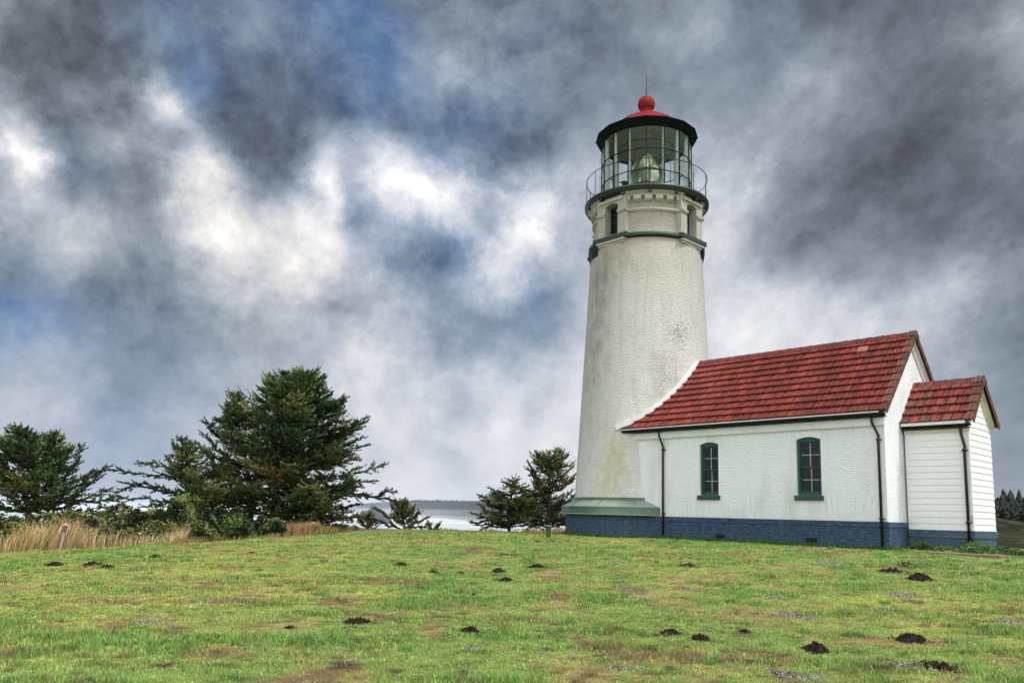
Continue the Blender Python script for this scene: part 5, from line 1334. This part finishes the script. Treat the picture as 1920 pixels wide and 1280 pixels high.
# big spruce
def big_spruce():
    t = Tree('spruce_tree', 562, 40.5, 'biggest dark spruce with a broad dense crown, right of the other large ones', 21); A_ = t.at
    tr = [A_(566,1012), A_(564,960), A_(566,890), A_(566,820), A_(560,760), A_(562,704)]
    t.wood.tube(tr, .26, 10, r2=.02)
    t.wood.tube([A_(566,1000), A_(585,965,-.3), A_(612,930,-.2), A_(640,905,0)], .12, 7, r2=.03)
    t.crown(tr, [(.0,2.2,1.3),(.12,3.0,2.2),(.25,3.5,3.2),(.36,3.0,3.5),(.46,3.5,2.9),(.57,2.8,3.0),(.66,2.9,2.2),(.76,2.0,2.1),(.85,1.9,1.3),(.93,1.0,1.2),(1.,.4,.4)], 255, rise=(.0,.38), zmin=.08, dens=1.05, tw=.62, depth=.95)
    for (a, b, c_, dd) in (((570,905),(650,890),(716,873),0),((575,930),(650,905),(700,902),.6),((580,960),(650,925),(733,938),-.2),((650,925),(700,930),(735,922),.3),((570,850),(630,815),(662,800),.2),((570,870),(640,850),(684,835),-.5),((565,800),(610,770),(640,768),0),((560,770),(590,745),(615,752),.5),((575,985),(640,975),(672,968),0),((565,990),(610,992),(640,985),-.5),((560,880),(500,850),(455,838),.8),((560,840),(505,810),(470,800),.6),((560,800),(520,770),(492,765),.4),((560,930),(500,920),(450,915),1.),((565,960),(500,965),(440,955),1.2),((570,880),(625,870),(668,862),.9),((570,820),(620,790),(648,790),-.8),((570,950),(630,955),(668,945),.9),((562,780),(600,755),(628,758),-.4)):
        t.branch([A_(*a,dd*.3), A_(*b,dd), A_(*c_,dd*1.4)], .05, 1.25, bare=.15, tw=.55)
    for (a, c_) in (((520,780),(505,735)),((525,760),(518,702)),((535,745),(531,712)),((575,740),(575,703)),((590,750),(592,716)),((510,790),(478,760)),((600,790),(598,738))):
        t.branch([A_(*a), A_((a[0]+c_[0])/2, (a[1]+c_[1])/2-4), A_(*c_)], .035, 1.1, bare=.1, tw=.34)
    # bare dead top on the left
    dead = [[(475,765),(468,748),(455,738),(449,728),(445,722)],[(468,750),(470,740),(462,728)],[(457,739),(447,733),(440,732)],[(472,760),(478,752),(474,742)]]
    for l in dead: t.wood.tube([A_(*q, .5) for q in l], .04, 5, r2=.012)
    return t.done()
cnt += big_spruce()
def middle_spruce():
    t = Tree('spruce_tree', 470, 41.5, 'middle spruce with a pointed top left of the biggest one, its crown merging with it', 33); A_ = t.at
    tr = [A_(470,1008), A_(468,950), A_(466,890), A_(452,820), A_(438,742)]
    t.wood.tube(tr, .20, 9, r2=.02)
    t.crown(tr, [(.0,1.3,1.4),(.15,2.4,1.7),(.35,2.6,1.8),(.55,2.0,1.6),(.75,1.4,1.1),(.9,.6,.6),(1.,.15,.15)], 115, rise=(.02,.5), zmin=.10, tw=.55, depth=.9)
    for (a, b, c_, dd) in (((455,850),(420,830),(386,792),0),((455,880),(415,850),(384,815),.3),((460,900),(410,880),(372,832),-.3),((450,820),(415,790),(395,798),.2),((460,930),(400,925),(355,905),0)):
        t.branch([A_(*a,dd*.3), A_(*b,dd), A_(*c_,dd*1.4)], .04, 1.2, bare=.15, tw=.5)
    for q in ((447,745),(438,742),(452,758)): t.branch([A_(q[0]+4,q[1]+45), A_(q[0]+2,q[1]+22), A_(*q)], .03, 1.2, bare=0, tw=.26)
    return t.done()
cnt += middle_spruce()
def reaching_spruce():
    t = Tree('spruce_tree', 405, 40, 'low leaning spruce with long bare-bottomed boughs reaching out to the left', 45); A_ = t.at
    tr = [A_(415,1008), A_(405,960), A_(385,925), A_(355,880), A_(340,824)]
    t.wood.tube(tr, .17, 8, r2=.02)
    t.wood.tube([A_(410,985), A_(400,945,.3), A_(420,900,.6), A_(435,870,.8)], .11, 7, r2=.02)
    t.crown(tr, [(.1,1.3,1.8),(.35,1.8,2.0),(.6,1.6,1.7),(.8,.85,1.0),(.93,.4,.45),(1.,.1,.1)], 85, rise=(.0,.45), zmin=.22, tw=.5, depth=.9)
    for (a, b, b2, c_, dd, dn) in (((375,915),(330,896),(262,888),(211,881),0,1.2),((380,930),(330,943),(270,935),(212,932),-.2,1.3),((370,905),(320,880),(290,868),(262,868),.4,1.1),((390,940),(330,925),(290,918),(232,905),.5,1.1),((400,955),(350,950),(310,945),(270,950),-.6,1.2),((365,890),(350,860),(330,850),(318,858),.2,1.),((380,940),(300,915),(255,905),(222,922),.3,1.),((420,900),(400,860),(380,840),(365,840),.6,1.),((400,950),(440,930),(450,905),(470,890),.7,1.)):
        t.branch([A_(*a,dd*.3), A_(*b,dd), A_(*b2,dd*1.2), A_(*c_,dd*1.4)], .055, dn, bare=.12, tw=.48)
    return t.done()
cnt += reaching_spruce()
def left_spruce():
    t = Tree('spruce_tree', 45, 36, 'leftmost spruce with several spiky tops, cut by the left picture edge', 57); A_ = t.at; t.brown = .04; t.yel = .10
    tr = [A_(55,1000), A_(52,950), A_(45,900), A_(40,850), A_(34,808)]
    t.wood.tube(tr, .16, 8, r2=.02)
    t.crown(tr, [(.0,1.9,1.4),(.3,2.0,1.4),(.6,1.4,1.0),(.85,.7,.5),(1.,.2,.2)], 92, rise=(.15,.7), zmin=.10, tw=.48, depth=.9)
    for (a, c_) in (((45,880),(15,820)),((50,870),(52,812)),((48,880),(66,822)),((40,860),(30,806)),((45,930),(-10,850)),((50,940),(-30,890)),((50,960),(-20,950))):
        t.branch([A_(*a), A_((a[0]+c_[0])/2+3, (a[1]+c_[1])/2), A_(*c_)], .05, 1.2, bare=.1, tw=.40)
    return t.done()
cnt += left_spruce()
def second_spruce():
    t = Tree('spruce_tree', 105, 37, 'second spruce from the left, its lower boughs sweeping up to the right', 63); A_ = t.at; t.brown = .04; t.yel = .10
    tr = [A_(95,1000), A_(97,950), A_(98,900), A_(99,860), A_(98,816)]
    t.wood.tube(tr, .16, 8, r2=.02)
    t.crown(tr, [(.0,1.2,2.0),(.3,1.3,1.8),(.6,.9,1.1),(.85,.45,.5),(1.,.12,.12)], 85, rise=(.15,.7), zmin=.10, tw=.48, depth=.9)
    for (a, b, c_) in (((100,920),(135,880),(153,840)),((100,935),(150,905),(200,877)),((105,955),(160,935),(202,918)),((105,970),(160,960),(215,950)),((100,900),(120,860),(128,842)),((105,945),(150,925),(185,888)),((105,940),(180,940),(228,935)),((100,965),(170,965),(205,968))):
        t.branch([A_(*a), A_(*b), A_(*c_)], .05, 1.25, bare=.12, tw=.5)
    return t.done()
cnt += second_spruce()
def tower_spruce():
    t = Tree('spruce_tree', 1030, 45, 'open brown-tipped spruce partly hidden by the left side of the tower', 71); A_ = t.at; t.brown = .14; t.yel = .14
    tr = [A_(1026,1012), A_(1028,970), A_(1030,930), A_(1030,890), A_(1032,853)]
    t.wood.tube(tr, .15, 8, r2=.02)
    t.crown(tr, [(.1,1.9,1.7),(.28,1.2,1.9),(.42,1.6,1.0),(.55,.7,1.5),(.7,1.3,1.3),(.84,1.0,1.1),(.93,.7,.8),(1.,.35,.35)], 92, rise=(.1,.6), zmin=.08, tw=.42, depth=.9, dens=1.0)
    for (a, b, c_) in (((1028,920),(1005,895),(994,872)),((1028,935),(1010,915),(1000,885)),((1032,890),(1050,870),(1057,850)),((1032,905),(1055,890),(1071,877)),((1032,925),(1060,905),(1076,892)),((1030,960),(1060,950),(1085,935)),((1030,975),(1060,985),(1090,975)),((1030,880),(1020,865),(1015,860)),((1028,950),(1000,945),(985,930)),((1028,975),(1000,985),(985,995)),((1028,960),(1005,950),(985,948)),((1028,940),(1000,925),(975,915)),((1030,870),(1045,862),(1050,852)),((1026,915),(1010,900),(990,880)),((1028,955),(1000,965),(975,962))):
        t.branch([A_(*a), A_(*b), A_(*c_)], .045, 1.15, bare=.2, tw=.42)
    return t.done()
cnt += tower_spruce()
def low_spruce():
    t = Tree('spruce_tree', 955, 44, 'low sprawling spruce on the crest left of the one behind the tower', 83); A_ = t.at; t.brown = .13; t.yel = .14
    tr = [A_(955,1006), A_(954,970), A_(958,940), A_(962,902)]
    t.wood.tube(tr, .11, 7, r2=.02)
    t.crown(tr, [(.0,2.0,1.7),(.3,1.9,1.7),(.55,1.7,1.3),(.75,1.1,.9),(.9,.5,.5),(1.,.2,.2)], 78, rise=(-.05,.3), zmin=.12, tw=.40, depth=.9, dens=1.)
    for (a, b, c_) in (((955,950),(930,935),(907,932)),((955,940),(935,930),(928,926)),((955,965),(925,965),(907,963)),((955,985),(920,975),(892,980)),((955,990),(925,985),(905,992)),((958,930),(965,905),(966,898)),((955,950),(990,925),(1010,915)),((955,985),(990,985),(1015,992)),((958,925),(972,915),(985,912))):
        t.branch([A_(*a), A_(*b), A_(*c_)], .04, 1.2, bare=.2, tw=.38)
    return t.done()
cnt += low_spruce()
def bush_spruce(px, py, top, reach, label, seed, nb, arms):
    t = Tree('dwarf_spruce', px, 43, label, seed, 'small spruces on the crest'); A_ = t.at; t.brown = .08; t.yel = .12
    tr = [A_(px,py), A_(px,(py+top)/2), A_(px-4,top)]
    t.wood.tube(tr, .05, 6, r2=.01)
    t.crown(tr, [(.0,reach,reach),(.5,reach*.75,reach*.75),(1.,.12,.12)], nb, rise=(.5,1.1), zmin=.0, tw=.34, depth=.8, dens=1.1)
    for (a, c_) in arms: t.branch([A_(*a), A_((a[0]+c_[0])/2, (a[1]+c_[1])/2+2), A_(*c_)], .03, 1.3, bare=.1, tw=.32)
    return t.done()
cnt += bush_spruce(758, 1000, 946, .95, 'small round spruce bush on the crest in front of the sea stack', 91, 34, [((750,980),(705,952)),((760,980),(786,962)),((752,975),(735,948)),((765,985),(800,970)),((750,990),(706,975)),((765,975),(775,955)),((755,990),(800,985))])
cnt += bush_spruce(690, 1000, 970, .5, 'smaller ragged spruce bush left of the round one on the crest', 95, 12, [((690,990),(666,966)),((690,992),(676,975)),((700,995),(690,978))])
cnt += bush_spruce(812, 1003, 990, .4, 'lowest creeping spruce sprig right of the round bush on the crest', 97, 7, [((805,998),(822,985)),((800,998),(790,990))])
print('needle sprays', cnt)
# dry flower stalk on the crest
x, y = on_ground(858, 994.5); x, y = x*1.06, y*1.06; zb = float(gz(x, y)); st_ = MB(); st_.tube([(x,y,zb-.1),(x+.02,y,zb+.42)], .014, 5)
for k in range(9):
    a = k*2*PI/9; st_.tube([(x+.02,y,zb+.40),(x+.02+.15*math.cos(a),y+.15*math.sin(a),zb+.47)], .008, 4); st_.obox((x+.02+.15*math.cos(a),y+.15*math.sin(a),zb+.48), (.035,0,0), (0,.035,0), (0,0,.01))
o = st_.build('flower_stalk', paint('dry brown stalk', (.10,.075,.05), .3)); tag(o, 'single dry flower stalk with a flat head on the crest in front of the sea', 'plant')

# ------------------------------------------------------------------ sea, far land, rocks
SEA = EYE-61.6
def sea_mat():
    m, t, b = material('grey sea with surf'); P = t.new('ShaderNodeNewGeometry').outputs['Position']
    x_, y_, z_ = t.sep(P)[:3]
    n = t.noise(t.mapping(P, (.0011,.0005,1.)), 4., 6, .65, .5); n2 = t.noise(t.mapping(P, (.004,.0016,1.)), 4., 6, .7)
    foam = t.maprange(t.m('ADD', t.m('MULTIPLY', n, .8), t.m('MULTIPLY', n2, .25)), .42, .62)
    c = t.mix(foam, (.26,.29,.31), (.62,.64,.65))
    t.l.new(c, b.inputs['Base Color']); t.set(b.inputs['Roughness'], t.maprange(foam, 0, 1, .22, .8))
    t.l.new(t.bump(t.noise(t.mapping(P, (.08,.05,1.)), 1., 5, .7), .35, .6), b.inputs['Normal']); return m
sm_ = MB(); sm_.add([(-26000,-2000,SEA),(26000,-2000,SEA),(26000,26000,SEA),(-26000,26000,SEA)], [(0,1,2,3)])
sea = sm_.build('sea', sea_mat()); tag(sea, 'pale grey sea with bands of white surf', 'sea', kind='structure')
def far_mat(name, a, b_, sc):
    m, t, b = material(name); P = t.new('ShaderNodeNewGeometry').outputs['Position']
    n = t.noise(t.mapping(P, (sc, sc, sc*2)), 1., 7, .7)
    t.l.new(t.mix(t.maprange(n, .35, .65), a, b_), b.inputs['Base Color']); b.inputs['Roughness'].default_value = .95; b.inputs['Specular IOR Level'].default_value = .1
    return m
def bluff(name, pts, depth, mat, label, tree_h=30, rough=.08, step=14., seed=3, base_drop=0):
    'wooded coastal bluff; pts: (bearing px, top px y, foot px y) read off at sea level'
    vs = []; fs = []; xs = []; rows = 16
    P_ = []
    for (px, pt, pb) in pts:
        d = ray(px, pb); t = (SEA-EYE)/d[2]; q = d*t; D_ = np.linalg.norm(q[:2]); dt = ray(px, pt); h = dt[2]/np.linalg.norm(dt[:2])*(D_+depth*.5)+EYE-SEA
        P_.append((q[0], q[1], h))
    P_ = np.array(P_); cum = np.concatenate([[0], np.cumsum(np.hypot(np.diff(P_[:,0]), np.diff(P_[:,1])))]); n = int(cum[-1]/step)
    s_ = np.linspace(0, cum[-1], n+1); X_ = np.interp(s_, cum, P_[:,0]); Y_ = np.interp(s_, cum, P_[:,1]); H_ = np.interp(s_, cum, P_[:,2])
    dirs = np.stack([X_, Y_], 1)/np.hypot(X_, Y_)[:, None]
    prof = [(0,-.02),(.04,.10),(.10,.22),(.18,.38),(.28,.55),(.38,.72),(.48,.88),(.5,1.),(.62,1.0),(.8,.96),(1.,.9)]
    for j, (dd, hh) in enumerate(prof):
        off = fbm(s_*.004, np.full(n+1, j*.7), seed, 4)-.5
        tj = (vnoise(s_*.06, np.zeros(n+1), seed+2)*.6+vnoise(s_*.15, np.zeros(n+1)+j, seed+5)*.6)*tree_h if .8 < hh <= 1.0 and dd > .4 else 0
        x_ = X_+dirs[:,0]*depth*(dd+off*rough*(j > 0)); y_ = Y_+dirs[:,1]*depth*(dd+off*rough*(j > 0)); z_ = SEA+H_*hh*(1+off*.10*(0 < j < 7))+tj-base_drop*(j == 0)
        vs += list(zip(x_, y_, z_))
    m = n+1
    for j in range(len(prof)-1):
        for i in range(n): fs.append((j*m+i, j*m+i+1, (j+1)*m+i+1, (j+1)*m+i))
    b = MB(); b.add(vs, fs, [[(0,0)]*4]*len(fs)); o = b.build(name, mat); tag(o, label, 'hills', kind='structure'); return o
bluff('far_headland', [(742,940,968.5),(775,939.5,969.5),(830,940.5,972),(900,942.5,977),(960,944,981),(1040,946,985),(1120,948,990)], 900, far_mat('far spruce wood on the bluff', (.010,.014,.016), (.028,.034,.034), .012), 'long wooded headland fading into sea mist')
bluff('distant_hills', [(560,962,962.5),(600,961,963),(640,953,964),(665,947,965),(690,943,965.5),(720,941,966),(760,941,967)], 2500, far_mat('distant hazy hills', (.03,.035,.035), (.06,.065,.06), .004), 'faint hills far off behind the sea stack', tree_h=5, step=120)
def beach_mat():
    m, t, b = material('wet sand and surf'); P = t.new('ShaderNodeNewGeometry').outputs['Position']; n = t.noise(t.mapping(P, (.004,.0014,1)), 1, 5, .7)
    t.l.new(t.mix(t.maprange(n, .42, .58), (.30,.31,.32), (.62,.63,.64)), b.inputs['Base Color']); b.inputs['Roughness'].default_value = .4; return m
def sea_pt(px, py): d = ray(px, py); t = (SEA-EYE)/d[2]; return d[0]*t, d[1]*t
bq = [sea_pt(*q) for q in ((780,971),(850,974),(900,979.5),(960,985),(1040,991),(1120,998))]; bt = [sea_pt(*q) for q in ((780,968.5),(850,970.5),(900,975.5),(960,979),(1040,983),(1120,988))]
bm = MB(); nb_ = len(bq); bm.add([(*q, SEA+.5) for q in bq]+[(*q, SEA+1.5) for q in bt], [(i, i+1, nb_+i+1, nb_+i) for i in range(nb_-1)]); o = bm.build('beach', beach_mat()); tag(o, 'wet sand at the foot of the far headland', 'beach', kind='structure')
def stack(px0, px1, ptop, pb, label, seed, shape):
    c = (px0+px1)/2; d = ray(c, pb); t = (SEA-EYE)/d[2]; q = d*t; D_ = np.linalg.norm(q[:2]); s_ = D_/F_PX; w_ = (px1-px0)*s_/2; dt = ray(c, ptop); h = dt[2]/np.linalg.norm(dt[:2])*D_+EYE-SEA
    n = 40; m = 36; U_ = np.linspace(-1, 1, n); V__ = np.linspace(-1, 1, m); UU, VV = np.meshgrid(U_, V__)
    dr_ = np.sqrt(UU**2+VV**2); e = np.interp(UU.ravel(), [a for a, b in shape], [b for a, b in shape]).reshape(UU.shape)
    zz = h*e*np.clip(1-np.abs(VV)**3, 0, 1)**.7*(.88+.24*fbm(UU*4+seed, VV*4, seed, 4)); zz = np.where((np.abs(UU) > .99) | (np.abs(VV) > .99), -5, zz)
    X_ = UU*w_; Y_ = VV*w_*.8
    i_ = np.arange(n*m).reshape(m, n); F = np.stack([i_[:-1,:-1].ravel(), i_[:-1,1:].ravel(), i_[1:,1:].ravel(), i_[1:,:-1].ravel()], 1)
    o = tri_mesh('sea_stack', np.stack([X_.ravel(), Y_.ravel(), zz.ravel()], 1), F, far_mat('sea rock', (.035,.036,.037), (.08,.08,.08), .02), None); o.location = (q[0], q[1], SEA)
    tag(o, label, 'sea stack', 'sea stacks off the coast')
stack(672, 734, 952, 981, 'largest sea stack, a broad grey rock partly behind the round spruce bush', 5, [(-1,0),(-.93,.55),(-.8,.78),(-.62,.72),(-.35,.93),(-.05,1.),(.3,.92),(.6,.7),(.85,.4),(1,0)])
stack(655.5, 663.5, 969, 980.5, 'thin pointed sea stack left of the largest one', 7, [(-1,0),(-.6,.25),(-.3,.7),(0,1),(.25,.75),(.5,.25),(1,0)])
stack(647, 655.5, 974.5, 980.5, 'smallest low sea stack at the left end of the rocks', 9, [(-1,0),(-.5,.4),(.1,1),(.5,.7),(1,0)])

# ------------------------------------------------------------------ grassy dunes and wood at the right
def dune_mat():
    m, t, b = material('marram covered dune'); P = t.new('ShaderNodeNewGeometry').outputs['Position']
    n = t.noise(t.mapping(P, (.10,.10,.22)), 1., 8, .76, .8); n2 = t.noise(P, .35, 5, .7)
    c = t.ramp(t.m('ADD', t.m('MULTIPLY', n, .7), t.m('MULTIPLY', n2, .3)), [(.40,(.008,.011,.006)),(.48,(.022,.026,.012)),(.56,(.050,.048,.023)),(.66,(.11,.09,.045))])
    t.l.new(c, b.inputs['Base Color']); b.inputs['Roughness'].default_value = .95; b.inputs['Specular IOR Level'].default_value = .1; t.l.new(t.bump(n2, .8, 1.5), b.inputs['Normal']); return m
nx2, ny2 = 130, 90
gx2 = np.linspace(40, 560, nx2); gy2 = np.linspace(90, 520, ny2); X2, Y2 = np.meshgrid(gx2, gy2)
def dune_z(x, y):
    r = (fbm(x*.012, y*.016, 15, 4)-.5)*12+(fbm(x*.04, y*.06, 16, 4)-.5)*9+(1-np.abs(fbm(x*.03, y*.045, 19, 3)*2-1))*3-1.5
    z = EYE+np.interp(y, [90,130,180,240,300,380,520], [-14,-7.,-3.,1.,6.,8.5,9.])+r*np.clip((y-90)/90, 0, 1)*np.interp(y, [200,290,520], [1,.3,.3])
    e = np.minimum(np.clip((x-40)/30, 0, 1), np.clip((y-90)/30, 0, 1)); return z*e-14*(1-e)
Z2 = dune_z(X2, Y2)
i_ = np.arange(nx2*ny2).reshape(ny2, nx2); F = np.stack([i_[:-1,:-1].ravel(), i_[:-1,1:].ravel(), i_[1:,1:].ravel(), i_[1:,:-1].ravel()], 1)
dn = tri_mesh('dune_hills', np.stack([X2.ravel(), Y2.ravel(), Z2.ravel()], 1), F, dune_mat(), None, True); tag(dn, 'rolling grass covered dunes beyond the lawn at right', 'dunes', kind='structure')
fv, ff, ft = [], [], []; b_ = 0
r9 = np.random.default_rng(99)
for k in range(7500):
    y_ = 262+r9.random()*150; x_ = y_*r9.uniform(.52, 1.05); z_ = float(dune_z(np.array([x_]), np.array([y_]))[0]); h_ = r9.uniform(2.0, 4.6)*(1.6 if r9.random() < .06 else 1); rr = h_*r9.uniform(.26, .38)
    lev = 6
    for j in range(lev):
        z0 = z_+h_*(.02+.16*j); z1 = z0+h_*.27; r_ = rr*(1-j/lev)**.8+.25; m = 7; c = np.array([.009,.015,.010])*r9.uniform(.6, 1.6)
        ring = [(x_+r_*r9.uniform(.7,1.25)*math.cos(2*PI*i/m+j), y_+r_*r9.uniform(.7,1.25)*math.sin(2*PI*i/m+j), z0+r9.uniform(-.4,.4)) for i in range(m)]
        fv += ring+[(x_+r9.uniform(-.2,.2), y_, z1)]; ft += [c]*(m+1)
        ff += [(b_+i, b_+(i+1) % m, b_+m) for i in range(m)]; b_ += m+1
wd_ = tri_mesh('far_wood', np.array(fv), np.array(ff), M['needle'], np.array(ft)); tag(wd_, 'dark spruce wood on the skyline at the right picture edge', 'wood', kind='stuff')

# ------------------------------------------------------------------ sea haze
hz_ = MB(); hz_.box(-27000, 27000, -2500, 27000, -80, 190)
hm, ht, hb = material('sea haze'); hm.node_tree.nodes.remove(hb)
pv = ht.new('ShaderNodeVolumePrincipled'); pv.inputs['Color'].default_value = (.82,.89,1.,1); pv.inputs['Density'].default_value = 2.6e-5; pv.inputs['Anisotropy'].default_value = .2
hm.node_tree.links.new(pv.outputs[0], hm.node_tree.nodes['Material Output'].inputs['Volume'])
hb_ = hz_.build('haze', hm); tag(hb_, 'thin pale sea haze', 'haze', kind='stuff')

# spray and mist hanging over the surf
for i, (top, dn_, y0) in enumerate(((16, 1.3e-4, 5000), (40, .8e-4, 5200), (95, .6e-4, 5400))):
    b = MB(); b.box(-6000-i*40, 9000+i*40, y0, 15500+i*60, SEA-2-i, SEA+top); m_, t_, p_ = material('surf mist'); m_.node_tree.nodes.remove(p_)
    v_ = t_.new('ShaderNodeVolumePrincipled'); v_.inputs['Color'].default_value = (.97,.98,1,1); v_.inputs['Density'].default_value = dn_
    m_.node_tree.links.new(v_.outputs[0], m_.node_tree.nodes['Material Output'].inputs['Volume'])
    o = b.build('surf_mist', m_); tag(o, ('dense', 'middle', 'thin upper')[i]+' layer of white mist over the surf below the headland', 'mist', kind='stuff')
